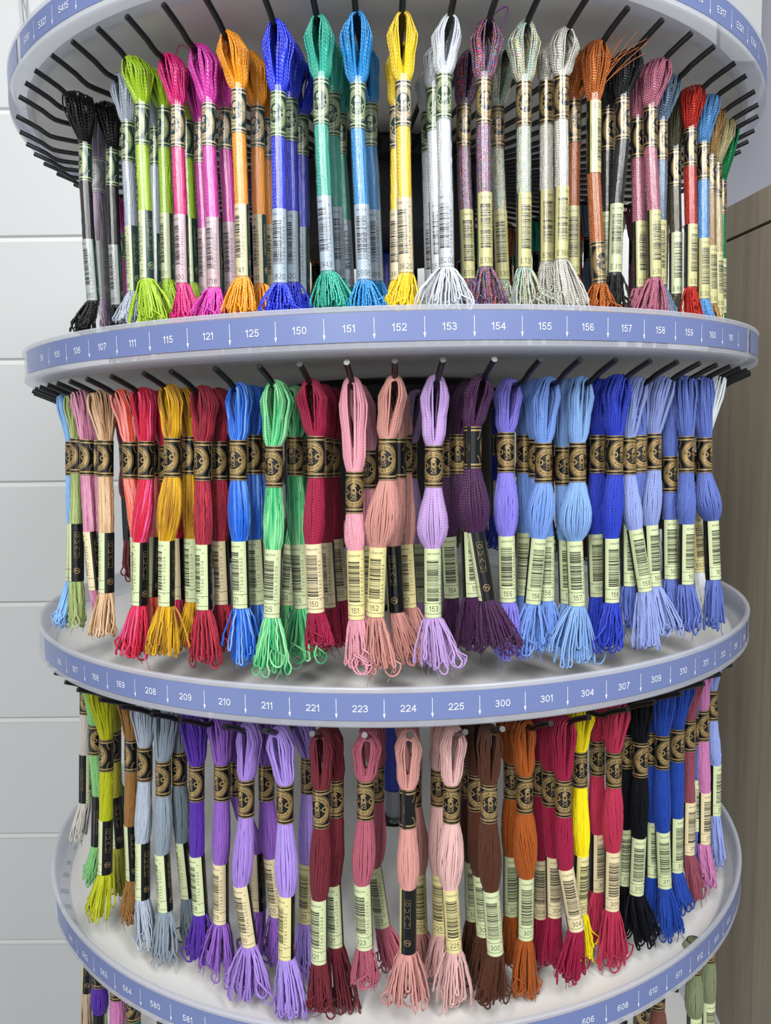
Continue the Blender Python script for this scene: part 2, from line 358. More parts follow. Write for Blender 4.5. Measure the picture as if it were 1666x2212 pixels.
    for t in np.linspace(0, 1, 9)[1:]:
        k = math.sin(PI * t ** (math.log(.5) / math.log(bulge_pk))) ** .8 if (0 < t < 1 and bw > 0) else 0
        core.append(b1 + (l0 - b1) * t); cr.append(rb + (bw / 1000 * .72 - rb - .0004) * k)
    core += [l1, l1 + tdir * .06, l1 + tdir * .2]; cr += [rb, rb * .8, rb * .15]
    ss_, sides = sides, 14
    emit(np.array(core), np.array(cr) * .97, 99)
    sides = 4
    # loose fibres
    if not low:
        for k in range(int(rng.integers(1, 5))):
            ph = rng.uniform(0, 2 * PI); st = l1 + tdir * .93 + et * math.cos(ph) * tw / 1000 * .8 + er * math.sin(ph) * tw / 1000 * .4
            ln = rng.uniform(.005, .012); dx = rng.normal(0, .003)
            emit(np.array([st + et * dx * t ** 2 + np.array([0, 0, -ln * t]) + rng.normal(0, .0003, 3) for t in np.linspace(0, 1, 6)]), .00022, 120 + k)
    return mesh('thread_bundle', np.concatenate(Vs), np.concatenate(Fs), True, np.concatenate(UV))

# ------------------------------------------------------------------ lettering
GL = {}
def glyph(ch):
    if ch in GL: return GL[ch]
    cu = bpy.data.curves.new('g', 'FONT'); cu.body = ch; cu.size = 1; cu.resolution_u = 2
    o = bpy.data.objects.new('g', cu); C.objects.link(o)
    me = bpy.data.meshes.new_from_object(o)
    import bmesh
    bm = bmesh.new(); bm.from_mesh(me)
    if len(bm.verts):
        x0 = min(v.co.x for v in bm.verts); x1 = max(v.co.x for v in bm.verts)
        x = x0 + .18
        while x < x1 - .02:
            bmesh.ops.bisect_plane(bm, geom=list(bm.verts) + list(bm.edges) + list(bm.faces), plane_co=(x, 0, 0), plane_no=(1, 0, 0)); x += .18
        bm.verts.ensure_lookup_table(); bm.verts.index_update()
        V = np.array([(v.co.x - x0, v.co.y) for v in bm.verts]); F = [[v.index for v in f.verts] for f in bm.faces]
        GL[ch] = (V, F, x1 - x0)
    else: GL[ch] = (np.zeros((0, 2)), [], .22)
    bm.free(); bpy.data.objects.remove(o); bpy.data.meshes.remove(me); bpy.data.curves.remove(cu)
    return GL[ch]
def text2d(s, size, gap=.09, sx=1.0, bold=0):
    'returns V (n,2) centred on x with baseline 0, F'
    V = []; F = []; x = 0; b = 0
    for ch in s:
        if ch == ' ': x += .28 * size * sx; continue
        g, f, wd = glyph(ch)
        for dx in ((0,) if not bold else (0, bold * .5, bold)):
            V.append(np.stack([x + g[:, 0] * size * sx + dx, g[:, 1] * size], 1)); F += [[i + b for i in q] for q in f]; b += len(g)
        x += (wd + gap) * size * sx + bold
    x -= gap * size * sx
    V = np.concatenate(V); V[:, 0] -= x / 2
    return V, F, x
def _arc(cx, cy, rx, ry, a0, a1, n=10):
    return [(cx + rx * math.cos(math.radians(a0 + (a1 - a0) * i / n)), cy + ry * math.sin(math.radians(a0 + (a1 - a0) * i / n))) for i in range(n + 1)]
STROKES = {
 '0': (.5, [_arc(.25, .36, .205, .32, 0, 360, 20)]),
 '1': (.3, [[(.02, .54), (.14, .60), (.21, .71), (.21, 0)]]),
 '2': (.5, [_arc(.25, .50, .2, .18, 165, -25, 10) + [(.36, .33), (.12, .14), (.04, .045), (.48, .045)]]),
 '3': (.5, [_arc(.24, .53, .18, .155, 160, -80, 9), [(.19, .385), (.26, .38)], _arc(.24, .205, .2, .17, 85, -165, 11)]),
 '4': (.5, [[(.36, 0), (.36, .68), (.03, .2), (.49, .2)]]),
 '5': (.5, [[(.44, .675), (.14, .675), (.08, .36)] + _arc(.245, .235, .2, .2, 125, -160, 12)]),
 '6': (.5, [[(.42, .60)] + _arc(.27, .36, .215, .325, 60, 180, 7)[1:] , _arc(.255, .225, .19, .19, 0, 360, 18)]),
 '7': (.5, [[(.04, .675), (.46, .675), (.30, .42), (.2, .18), (.17, 0)]]),
 'D': (.6, [[(.08, .045), (.08, .675), (.26, .675)] + _arc(.26, .36, .26, .315, 90, -90, 10) + [(.08, .045)]]),
 'M': (.68, [[(.07, 0), (.07, .675), (.34, .08), (.61, .675), (.61, 0)]]),
 'C': (.6, [_arc(.31, .36, .24, .32, 42, 318, 14)]),
 'O': (.66, [_arc(.33, .36, .27, .32, 0, 360, 18)]),
 'U': (.58, [[(.07, .72), (.07, .26)] + _arc(.29, .26, .22, .22, 180, 360, 9) + [(.51, .72)]]),
 'L': (.48, [[(.07, .72), (.07, .045), (.46, .045)]]),
 'I': (.18, [[(.09, 0), (.09, .72)]]),
 'N': (.6, [[(.07, 0), (.07, .66), (.51, .06), (.51, .72)]]),
 'É': (.52, [[(.46, .675), (.07, .675), (.07, .045), (.48, .045)], [(.07, .37), (.44, .37)], [(.22, .78), (.34, .9)]]),
 'P': (.54, [[(.08, 0), (.08, .675), (.28, .675)] + _arc(.29, .5, .19, .175, 90, -90, 8) + [(.08, .325)]]),
 'A': (.58, [[(.02, 0), (.29, .68), (.56, 0)], [(.13, .24), (.45, .24)]]),
 'R': (.56, [[(.08, 0), (.08, .675), (.28, .675)] + _arc(.29, .52, .19, .155, 90, -90, 8) + [(.08, .365)], [(.3, .365), (.5, 0)]]),
 'Y': (.56, [[(.03, .72), (.28, .36), (.53, .72)], [(.28, .36), (.28, 0)]]),
 'F': (.5, [[(.46, .675), (.07, .675), (.07, 0)], [(.07, .36), (.42, .36)]]),
 ' ': (.22, []), '·': (.16, [[(.065, .36), (.095, .36)]]),
 '8': (.5, [_arc(.25, .535, .165, .145, 0, 360, 16), _arc(.25, .205, .195, .17, 0, 360, 16)]),
 '9': (.5, [_arc(.245, .495, .19, .19, 0, 360, 18), [(.08, .12)] + _arc(.23, .36, .215, .325, 240, 360, 7)[1:]]),
 'S': (.56, [_arc(.28, .52, .2, .165, 20, 230, 10) + [(.28, .37), (.36, .345)] + _arc(.28, .195, .22, .165, 55, -160, 11)]),
 'E': (.52, [[(.46, .675), (.07, .675), (.07, .045), (.48, .045)], [(.07, .37), (.44, .37)]]),
 'B': (.54, [[(.08, .045), (.08, .675), (.28, .675)] + _arc(.29, .53, .16, .145, 90, -90, 8) + [(.08, .385)], [(.28, .385)] + _arc(.31, .215, .18, .17, 90, -90, 8) + [(.08, .045)]]),
}
def strokes2d(t, size, wt=.085, gap=.10, sx=1.0):
    V = []; F = []; x = 0
    for ch in t:
        wd, polys = STROKES[ch]
        for P in polys:
            for (ax, ay), (bx, by) in zip(P[:-1], P[1:]):
                dx, dy = bx - ax, by - ay; L = math.hypot(dx, dy)
                if L < 1e-6: continue
                if L > .16:
                    k = int(L / .14) + 1; todo = [(ax + dx * i / k, ay + dy * i / k, ax + dx * (i + 1) / k, ay + dy * (i + 1) / k) for i in range(k)]
                else: todo = [(ax, ay, bx, by)]
                dx /= L; dy /= L; e = wt * .28; nx, ny = -dy * wt / 2, dx * wt / 2
                for (ax, ay, bx, by) in todo:
                    b = len(V)
                    for (px, py) in ((ax - dx * e + nx, ay - dy * e + ny), (ax - dx * e - nx, ay - dy * e - ny), (bx + dx * e - nx, by + dy * e - ny), (bx + dx * e + nx, by + dy * e + ny)):
                        V.append(((x + px) * size * sx, py * size))
                    F.append([b, b + 1, b + 2, b + 3])
        x += wd + gap
    x -= gap; V = np.array(V); V[:, 0] -= x * size * sx / 2; return V, F
class Art:
    '2-D print in millimetres, later wrapped on a cylinder'
    def __init__(s): s.V = []; s.F = []; s.M = []; s.H = []; s.n = 0
    def add(s, V, F, m, h):
        V = np.asarray(V, float); s.V.append(V); s.F += [[i + s.n for i in f] for f in F]; s.M += [m] * len(F); s.H.append(np.full(len(V), h)); s.n += len(V)
    def rect(s, x0, x1, y0, y1, m, h, step=.9):
        n = max(1, int(math.ceil((x1 - x0) / step))); X = np.linspace(x0, x1, n + 1)
        V = [(x, y) for x in X for y in (y0, y1)]; s.add(V, [(2 * i, 2 * i + 2, 2 * i + 3, 2 * i + 1) for i in range(n)], m, h)
    def ring(s, cx, cy, rx0, ry0, rx1, ry1, m, h, a0=0, a1=2 * PI, n=48):
        A = np.linspace(a0, a1, n + 1); k = 4 if rx1 - rx0 > 1 else 1
        V = []
        for a in A:
            for q in range(k + 1):
                f = q / k; V.append((cx + (rx0 + (rx1 - rx0) * f) * math.cos(a), cy + (ry0 + (ry1 - ry0) * f) * math.sin(a)))
        F = [(i * (k + 1) + q, i * (k + 1) + q + 1, (i + 1) * (k + 1) + q + 1, (i + 1) * (k + 1) + q) for i in range(n) for q in range(k)]
        s.add(V, F, m, h)
    def text(s, t, cx, cy, size, m, h, gap=.09, sx=1.0, bold=0, rot=0):
        V, F, wd = text2d(t, size, gap, sx, bold); V[:, 1] -= size * .36
        c, q = math.cos(rot), math.sin(rot); V = np.stack([cx + V[:, 0] * c - V[:, 1] * q, cy + V[:, 0] * q + V[:, 1] * c], 1); s.add(V, F, m, h)
    def num(s, t, cx, cy, size, m, h, sx=1.0, wt=.085, rot=0, gap=.1):
        V, F = strokes2d(t, size, wt, gap, sx=sx)
        if rot: V[:, 1] -= size * .36; s.add(np.stack([cx - V[:, 1], cy + V[:, 0]], 1), F, m, h); return
        V[:, 1] -= size * .36; s.add(V + np.array([cx, cy]), F, m, h)
    def arcs(s, t, cx, cy, rx, ry, size, m, h, amid, gap=.2, top=True, wt=.11):
        W = [STROKES[c][0] + gap for c in t]; x = -sum(W) / 2 * size; rm = (rx + ry) / 2
        for ch, w_ in zip(t, W):
            if STROKES[ch][1]:
                V, F = strokes2d(ch, size, wt); xc = x + STROKES[ch][0] * size / 2
                a = amid - xc / rm if top else amid + xc / rm; th = a - PI / 2 if top else a + PI / 2
                gx = V[:, 0]; gy = V[:, 1] - .36 * size; px, py = cx + rx * math.cos(a), cy + ry * math.sin(a)
                s.add(np.stack([px + gx * math.cos(th) - gy * math.sin(th), py + gx * math.sin(th) + gy * math.cos(th)], 1), F, m, h)
            x += w_ * size
    def arc(s, t, cx, cy, rx, ry, size, m, h, amid, gap=.14, top=True):
        V0, F0, tot = text2d(t, size, gap); x = -tot / 2
        rm = (rx + ry) / 2
        for ch in t:
            if ch == ' ': x += .28 * size; continue
            g, f, wd = glyph(ch); xc = x + wd * size / 2
            a = amid - xc / rm if top else amid + xc / rm
            th = a - PI / 2 if top else a + PI / 2
            gx = (g[:, 0] - wd / 2) * size; gy = (g[:, 1] - .36) * size
            px, py = cx + rx * math.cos(a), cy + ry * math.sin(a)
            V = np.stack([px + gx * math.cos(th) - gy * math.sin(th), py + gx * math.sin(th) + gy * math.cos(th)], 1); s.add(V, f, m, h)
            x += (wd + gap) * size
    def poly(s, pts, m, h):
        import bmesh
        bm = bmesh.new(); bm.faces.new([bm.verts.new((x, y, 0)) for x, y in pts]); bmesh.ops.triangulate(bm, faces=bm.faces[:])
        x = min(p[0] for p in pts) + .45
        while x < max(p[0] for p in pts) - .1:
            bmesh.ops.bisect_plane(bm, geom=list(bm.verts) + list(bm.edges) + list(bm.faces), plane_co=(x, 0, 0), plane_no=(1, 0, 0)); x += .5
        bm.verts.index_update(); s.add([(v.co.x, v.co.y) for v in bm.verts], [[v.index for v in f.verts] for f in bm.faces], m, h); bm.free()
    def wrap(s, name, R, r_off=0):
        V = np.concatenate(s.V); H = np.concatenate(s.H); a = V[:, 0] / R; rr = R + H
        W = np.stack([rr * np.sin(a), -rr * np.cos(a), V[:, 1]], 1) / 1000
        me = bpy.data.meshes.new(name); me.from_pydata(W.tolist(), [], s.F)
        me.polygons.foreach_set('material_index', np.array(s.M, dtype=np.int32)); me.update(); return me
RB = {'cotton': 4.95, 'sleeve': 4.1}
HORSE = [(-1.0, -1.3), (1.0, -1.3), (1.05, -.8), (.55, -.3), (.8, 0), (1.35, -.25), (1.5, .1), (1.0, .8), (.6, 1.15), (.45, 1.6), (.15, 1.25), (-.6, 1.0), (-1.15, .3), (-1.35, -.5)]
def band_art(style):
    'slot 0: light ink, slot 1: dark ink'
    a = Art(); R = RB['cotton'] if style == 'C' else RB['sleeve']; hw = PI * R; k = R / 5.45
    for y, t in ((11.2, .5), (9.45, 1.0)):
        for sg in (1, -1): a.rect(-hw * .93, hw * .93, sg * y - t / 2, sg * y + t / 2, 0, .04)
    a.ring(0, 0, 9.3 * k, 8.45, 9.65 * k, 8.8, 0, .03, n=56)
    a.ring(0, 0, 5.7 * k, 5.1, 8.8 * k, 8.0, 0, .04, n=56)
    for sx in (1, -1):
        for sy in (1, -1):   # scrolls in the corners
            a.ring(sx * 12.2 * k, sy * 9.5, 2.3 * k, 4.6, 2.8 * k, 5.2, 0, .03, n=14, a0=PI / 2 + .1 if sx > 0 else 0, a1=PI - .05 if sx > 0 else PI / 2 - .1) if sy < 0 else \
            a.ring(sx * 12.2 * k, sy * 9.5, 2.3 * k, 4.6, 2.8 * k, 5.2, 0, .03, n=14, a0=PI + .05 if sx > 0 else 1.5 * PI + .1, a1=1.5 * PI - .1 if sx > 0 else 2 * PI - .05)
    DM = dict(size=4.1, m=0, h=.12, sx=1.12 * k, wt=.16)
    if style == 'C':
        a.arcs('MOULINÉ SPÉCIAL', 0, 0, 7.2 * k, 6.35, 1.95, 1, .08, PI / 2); a.arc('8 m (8.7 yd)', 0, 0, 7.2 * k, 6.4, 2.0, 1, .08, -PI / 2, top=False)
        a.num('25', 0, -2.9, 3.1, 0, .08, wt=.11); a.num('D·M·C', 0, .15, **DM)
        a.poly([(x * 1.2 - .1, y * 1.2 + 3.3) for x, y in HORSE], 0, .08)
    elif style == 'S':
        a.arc('MOULINÉ Satin', 0, 0, 7.2 * k, 6.4, 2.0, 1, .08, PI / 2); a.arcs('EMBROIDERY FLOSS', 0, 0, 7.2 * k, 6.4, 1.6, 1, .08, -PI / 2, top=False)
        a.text('8m 8.7 yd', 0, -3.0, 1.25, 0, .08); a.num('D·M·C', 0, -.9, **DM)
        a.poly([(x * 1.15 - .1, y * 1.15 + 2.7) for x, y in HORSE], 0, .08)
    else:
        a.arcs('MOULINÉ', 0, 0, 7.2 * k, 6.35, 2.1, 1, .08, PI / 2); a.arc('8 m (8.7 yd)', 0, 0, 7.2 * k, 6.4, 2.0, 1, .08, -PI / 2, top=False)
        a.num('D·M·C', 0, -.9, **DM); a.poly([(x * 1.15 - .1, y * 1.15 + 2.7) for x, y in HORSE], 0, .08)
    # small print at the back
    for j, t in enumerate(('Fils de coton mouliné', 'Made in France - Fabriqué en France', 'Mulhouse')):
        a.text(t, hw - 3.4 * k + 1.5 * j, 0, .95, 0, .06, rot=PI / 2, gap=.16)
    return a.wrap('band_print', R)
def label_art(num, style):
    'slot 0 black ink, slot 1 gold/pale ink'
    R = RB['cotton'] if style == 'C' else RB['sleeve']; k = R / 5.45; a = Art()
    rs = np.random.default_rng(sum(ord(c) * (i + 3) for i, c in enumerate(num)) + 7)
    y = 13.2
    while y > -9.5:
        t = rs.choice([.16, .16, .3, .3, .5, .72]); a.rect(-5.1 * k, 2.6 * k, y - t, y, 0, .04, 1.1); y -= t + rs.choice([.2, .2, .36, .5])
    dg = ''.join(str(x) for x in rs.integers(0, 9, 2))
    a.num('77540', 4.1 * k, -5.4, 2.4, 0, .04, rot=1, gap=.33, wt=.07); a.num('050' + dg, 4.1 * k, 5.6, 2.4, 0, .04, rot=1, gap=.33, wt=.07)
    a.text('0', 4.0 * k, -12.0, 1.5, 0, .04, rot=PI / 2); a.text(str(int(rs.integers(1, 9))), 4.6 * k, 14.5, 1.5, 0, .04, rot=PI / 2)
    a.text(''.join(str(x) for x in rs.integers(1, 9, 4)) + '075' + ('W' if style == 'C' else 'L' if style == 'S' else 'U'), -.4, 16.6, 1.6, 0, .04, gap=.1)
    if style == 'C':
        for yy in (-11.3, -17.2): a.rect(-7.6 * k, 7.9 * k, yy - .12, yy + .12, 0, .04)
        if num != '-': a.num(num, -.6, -14.3, 4.2, 0, .04, sx=.8, wt=.075)
    elif num != '-': a.num(num, -.4, -16.4, 4.2, 0, .04, sx=.85, wt=.07)
    # care symbols and medallion on the dark side
    cx = 12.0 * k
    a.rect(cx - 1.8, cx - 1.65, -3, 14, 1, .04); a.rect(cx + 1.65, cx + 1.8, -3, 14, 1, .04); a.rect(cx - 1.8, cx + 1.8, 13.9, 14.05, 1, .04); a.rect(cx - 1.8, cx + 1.8, -3.1, -2.95, 1, .04)
    def ln(p, q, t=.22):
        p = np.array(p); q = np.array(q); d = (q - p) / np.linalg.norm(q - p); nn = np.array([-d[1], d[0]]) * t / 2; a.add([p - nn, q - nn, q + nn, p + nn], [(0, 1, 2, 3)], 1, .05)
    for yy, kd in ((11.6, 'c'), (7.6, 'i'), (3.6, 't'), (-.6, 'w')):
        if kd == 'c': a.ring(cx, yy, 1.0, 1.0, 1.22, 1.22, 1, .05, n=20)
        if kd == 'i': ln((cx - 1.2, yy - 1), (cx - 1.2, yy + 1)); ln((cx - 1.2, yy + 1), (cx + 1.2, yy + 1)); ln((cx + 1.2, yy + 1), (cx + .4, yy - 1)); ln((cx + .4, yy - 1), (cx - 1.2, yy - 1))
        if kd == 't': ln((cx - 1.2, yy - 1), (cx, yy + 1.1)); ln((cx, yy + 1.1), (cx + 1.2, yy - 1)); ln((cx + 1.2, yy - 1), (cx - 1.2, yy - 1))
        if kd == 'w': ln((cx - 1.3, yy + .9), (cx - 1, yy - 1)); ln((cx - 1, yy - 1), (cx + 1, yy - 1)); ln((cx + 1, yy - 1), (cx + 1.3, yy + .9))
    a.ring(cx, -12.2, 1.75, 1.75, 2.05, 2.05, 1, .05, n=24); a.ring(cx + .3, -12.7, .7, .7, 1.15, 1.15, 1, .05, a0=-1, a1=3.6, n=16); a.ring(cx - .5, -11.3, .6, .6, .95, .95, 1, .05, a0=1, a1=5, n=14)
    for j, t in enumerate(('Made in France - Fabriqué en France', 'DMC S.A.S - F 68200 MULHOUSE')):
        a.text(t, -10.6 * k - 2.0 * j * k, 0, 1.15, 1, .04, rot=PI / 2, gap=.14)
    if style == 'E':
        for j, t in enumerate(('métallisé polyester - metalized', 'polyester - poliéster metalizado')): a.text(t, 6.6 * k + 1.3 * j, 0, 1.0, 0, .04, rot=PI / 2, gap=.12)
    return a.wrap('label_print', R)
def cyl(name, R, h, arc_dark=None, n=40, closed=False):
    A = 2 * PI * np.arange(n) / n; R /= 1000; h /= 2000
    V = np.concatenate([np.stack([R * np.sin(A), -R * np.cos(A), np.full(n, z)], 1) for z in (-h, h)] + [np.stack([(R - .00035) * np.sin(A), -(R - .00035) * np.cos(A), np.full(n, z)], 1) for z in (-h, h)])
    F = []; mi = []
    for i in range(n):
        j = (i + 1) % n; a = (i + .5) * 360 / n; dark = 1 if (arc_dark and arc_dark[0] < a < arc_dark[1]) else 0
        F += [(i, j, n + j, n + i), (2 * n + i, 3 * n + i, 3 * n + j, 2 * n + j), (n + i, n + j, 3 * n + j, 3 * n + i), (i, 2 * n + i, 2 * n + j, j)]; mi += [dark] * 4
    me = mesh(name, V, F, True, None, mi); me.set_sharp_from_angle(angle=.6)
    return me
BASE = {}; LP = {}
for st in 'CSE':
    R = RB['cotton' if st == 'C' else 'sleeve']
    BASE[st] = (cyl('brand_band', R, 23), band_art(st), cyl('barcode_label', R, 39, (84, 280)))
def label_print(num, st):
    if (num, st) not in LP: LP[(num, st)] = label_art(num, st)
    return LP[(num, st)]

# ------------------------------------------------------------------ the setting
def add_slatwall():
    y0 = 0.42; th = .018
    f = 1729.555
    mb = MB(); cuts = [0.8, 0.6231, 0.4481, 0.2803, 0.1148, -0.0557, -0.2281, -0.3987, -0.5745, -0.7409, -0.9082]
    for i in range(len(cuts) - 1):
        t, b = cuts[i], cuts[i + 1]
        mb.box(-1.6, .44, y0, y0 + th, b + .0045, t - .0045)
        # bevelled lower lip of each board
        mb.add([(-1.6, y0, b + .0045), (.44, y0, b + .0045), (.44, y0 + .006, b), (-1.6, y0 + .006, b)], [(0, 1, 2, 3)])
    o = link('wall_back', mb.build('wall_back'), [M['white_panel']]); o['kind'] = 'structure'
    mb = MB()
    mb.box(-1.6, .44, y0 + th, y0 + th + .01, cuts[-1], cuts[0])
    o = link('trim_1', mb.build('trim_1'), [M['groove']]); o['kind'] = 'structure'
    mb = MB()
    for c in cuts[1:-1]: mb.box(-1.6, .44, y0 + .0035, y0 + th, c - .0045, c + .0015)
    o = link('trim_2', mb.build('trim_2'), [M['metal_insert']]); o['kind'] = 'structure'
add_slatwall()
# plain wall behind and to the right
m, n, l = nt('painted_wall'); b = n['Principled BSDF']; b.inputs['Base Color'].default_value = (*hexc('A0A2AC'), 1); b.inputs['Roughness'].default_value = .7
mb = MB(); mb.box(-1.7, 2.2, 1.25, 1.3, -1.6, 1.9); o = link('wall_right', mb.build('wall_right'), [m]); o['kind'] = 'structure'
# wooden cabinet to the right
def wood(name, c1, c2):
    m, n, l = nt(name); b = n['Principled BSDF']; tc = n.new('ShaderNodeTexCoord'); mp = n.new('ShaderNodeMapping'); mp.inputs['Scale'].default_value = (38, 38, 2.2)
    no = n.new('ShaderNodeTexNoise'); no.inputs['Scale'].default_value = 1.6; no.inputs['Detail'].default_value = 6; no.inputs['Roughness'].default_value = .65
    cr = n.new('ShaderNodeValToRGB'); cr.color_ramp.elements[0].position = .3; cr.color_ramp.elements[0].color = (*hexc(c1), 1); cr.color_ramp.elements[1].position = .75; cr.color_ramp.elements[1].color = (*hexc(c2), 1)
    l.new(tc.outputs['Object'], mp.inputs[0]); l.new(mp.outputs[0], no.inputs['Vector']); l.new(no.outputs[0], cr.inputs[0]); l.new(cr.outputs[0], b.inputs['Base Color']); b.inputs['Roughness'].default_value = .5
    return m
wd = wood('taupe_oak', '8C8170', 'A59A86')
cab = empty('wood_cabinet', (.424, 1.05, -1.2)); cab.rotation_euler = (0, 0, -1.457)
tag(cab, 'tall taupe wood cabinet standing behind the right side of the thread display', 'cabinet')
H = .326 + 1.2
mb = MB(); mb.box(0, 1.2, .02, .6, 0, H); link('carcass', mb.build('carcass'), [wd], cab)
mb = MB(); mb.box(0, 1.2, 0, .02, H - .045, H); link('top_rail', mb.build('top_rail'), [wd], cab)
mb = MB(); mb.box(0, .69, .003, .02, 0, H - .048); link('door', mb.build('door'), [wd], cab)
mb = MB(); mb.box(.694, 1.2, 0, .02, 0, H - .048); link('door', mb.build('door'), [wd], cab)

# ------------------------------------------------------------------ display tiers
RR = .29; DT = .0886868
ZT = [0.2548, 0.06777, -0.13142, -0.32811, -0.52589]; TX = [-0.0096, 0.01324, 0.00581, 0.0076, 0.004]
HK = [sorted([-92.5, -87.2, -82.5, -78, -72.8, -66.5, -59, -54, -49.5, -44, -39, -34, -29.2, -24, -19, -12.7, -7.6, -3.2, 1.9, 7.3, 11.8, 16.3, 21.5, 26.8, 32, 37.2, 42.2, 48.2, 52.8, 58.5, 63.5, 68, 73.8, 78.5, 83, 88]),
      [-65, -60, -55.8, -51.5, -47.8, -43.8, -39.5, -34.5, -29, -25, -19.2, -14, -9.5, -4.5, .5, 5.5, 11, 16.2, 21, 25.8, 31, 35.8, 40.5, 45, 49.5, 54, 59, 64, 69, 76.5, 80.5, 84.5],
      [-75, -70, -65.5, -61, -56, -50.5, -46, -40, -35.5, -30, -25.5, -19.5, -14.5, -9, -3.2, 1.8, 7.8, 12, 17.8, 22.8, 28.5, 33, 38.2, 43.8, 49.2, 54.5, 59, 64, 69, 74],
      [-75, -70, -65.5, -61, -56, -51, -46, -42, -36, -31, -26, -21, -16, -11, -6, -1, 4, 9, 14, 19, 24, 29, 33, 36, 39, 46, 52, 57, 62, 67, 72]]
TXT = [
 (['S310', 'S321', 'S415', 'S436', 'S469', 'S471'], -1.1, ['E168', 'E211', 'E301', 'E310', 'E316', 'E317', 'E321', 'E334', 'E415'], None),
 (['99', '105', '106', '107', '111', '115', '121', '125', '150', '151', '152', '153', '154', '155', '156', '157', '158', '159', '160', '161'], None, [], None),
 (['166', '167', '168', '169', '208', '209', '210', '211', '221', '223', '224', '225', '300', '301', '304', '307', '309', '310', '311', '312', '315', '316'], None, [], None),
 (['562', '563', '564', '580', '581', '597', '598', '600', '601', '602', '603', '604', '605', '606', '608', '610', '611', '612', '613', '632'], None, [], None)]
PHASE = [-0.81248615, -0.82470422, -0.81542162, -0.84127372]
def arrows_and_numbers(t):
    'numbers and downward arrows, millimetres wrapped on the strip; arrow k sits at PHASE + k*DT'
    a = Art(); Rm = RR * 1000
    items = []   # (text, slot k: centred between arrow k-1 and k)
    if t == 0:
        items = [('S310', 0), ('S321', 1), ('S415', 2), ('S436', 3)]
        p2 = 0.68461647
        for s, k in (('E316', 0), ('E317', 1), ('E321', 2), ('E334', 3)): items.append((s, (p2 - PHASE[0]) / DT + k))
    elif t == 3:
        for i, s in enumerate(['561', '562', '563', '564', '580', '581', '597', '598']): items.append((s, i))
        for i, s in enumerate(['606', '608', '610', '611', '612', '613', '632'][:7]): items.append((s, (0.43815671 - PHASE[3]) / DT + i))
    else:
        L = {1: TXT[1][0], 2: TXT[2][0]}[t]
        off = {1: 0, 2: 0}[t]
        for i, s in enumerate(L): items.append((s, i + off))
    for s, k in items:
        arr = PHASE[t] + k * DT; tx_ = arr - DT * .5
        x = arr * Rm
        a.rect(x - .13, x + .13, -9.6, 0, 0, 0); a.add([(x - .75, -7.9), (x, -8.5), (x, -10.8)], [(0, 1, 2)], 0, 0); a.add([(x + .75, -7.9), (x, -10.8), (x, -8.5)], [(0, 1, 2)], 0, 0)
        a.num(s, tx_ * Rm, -5.2, 5.2, 0, 0, sx=.95)
    return a.wrap('number_print', Rm + .25 + .35)
def ring_prof(f):  return [(r * RR, z * RR) for r, z in f]
KEY = ['top', 'second', 'third', 'fourth', 'fifth']
hook_pts = [(.20, -.128), (.5, -.124), (.86, -.116), (.895, -.1135), (.910, -.111), (.922, -.105), (.935, -.0965), (.96, -.085), (.985, -.0745)]
def hook_mesh():
    P = [(0, -r * RR, z * RR) for r, z in hook_pts]; mb = MB(); V, F = tube(P, .0017, 8); mb.add(V, F); me = mb.build('hook', True)
    me.set_sharp_from_angle(angle=.9); return me
HM = hook_mesh(); HM.materials.append(M['black_wire'])
TIER = []
desc = ['topmost round frosted tray of the thread display, its underside seen from below', 'second tray from the top, blue strip numbered 105 to 161', 'third tray from the top, blue strip numbered 167 to 312', 'fourth tray from the top, wide white floor, strip numbered 562 to 613', 'lowest tray, only its edges seen at the bottom of the picture']
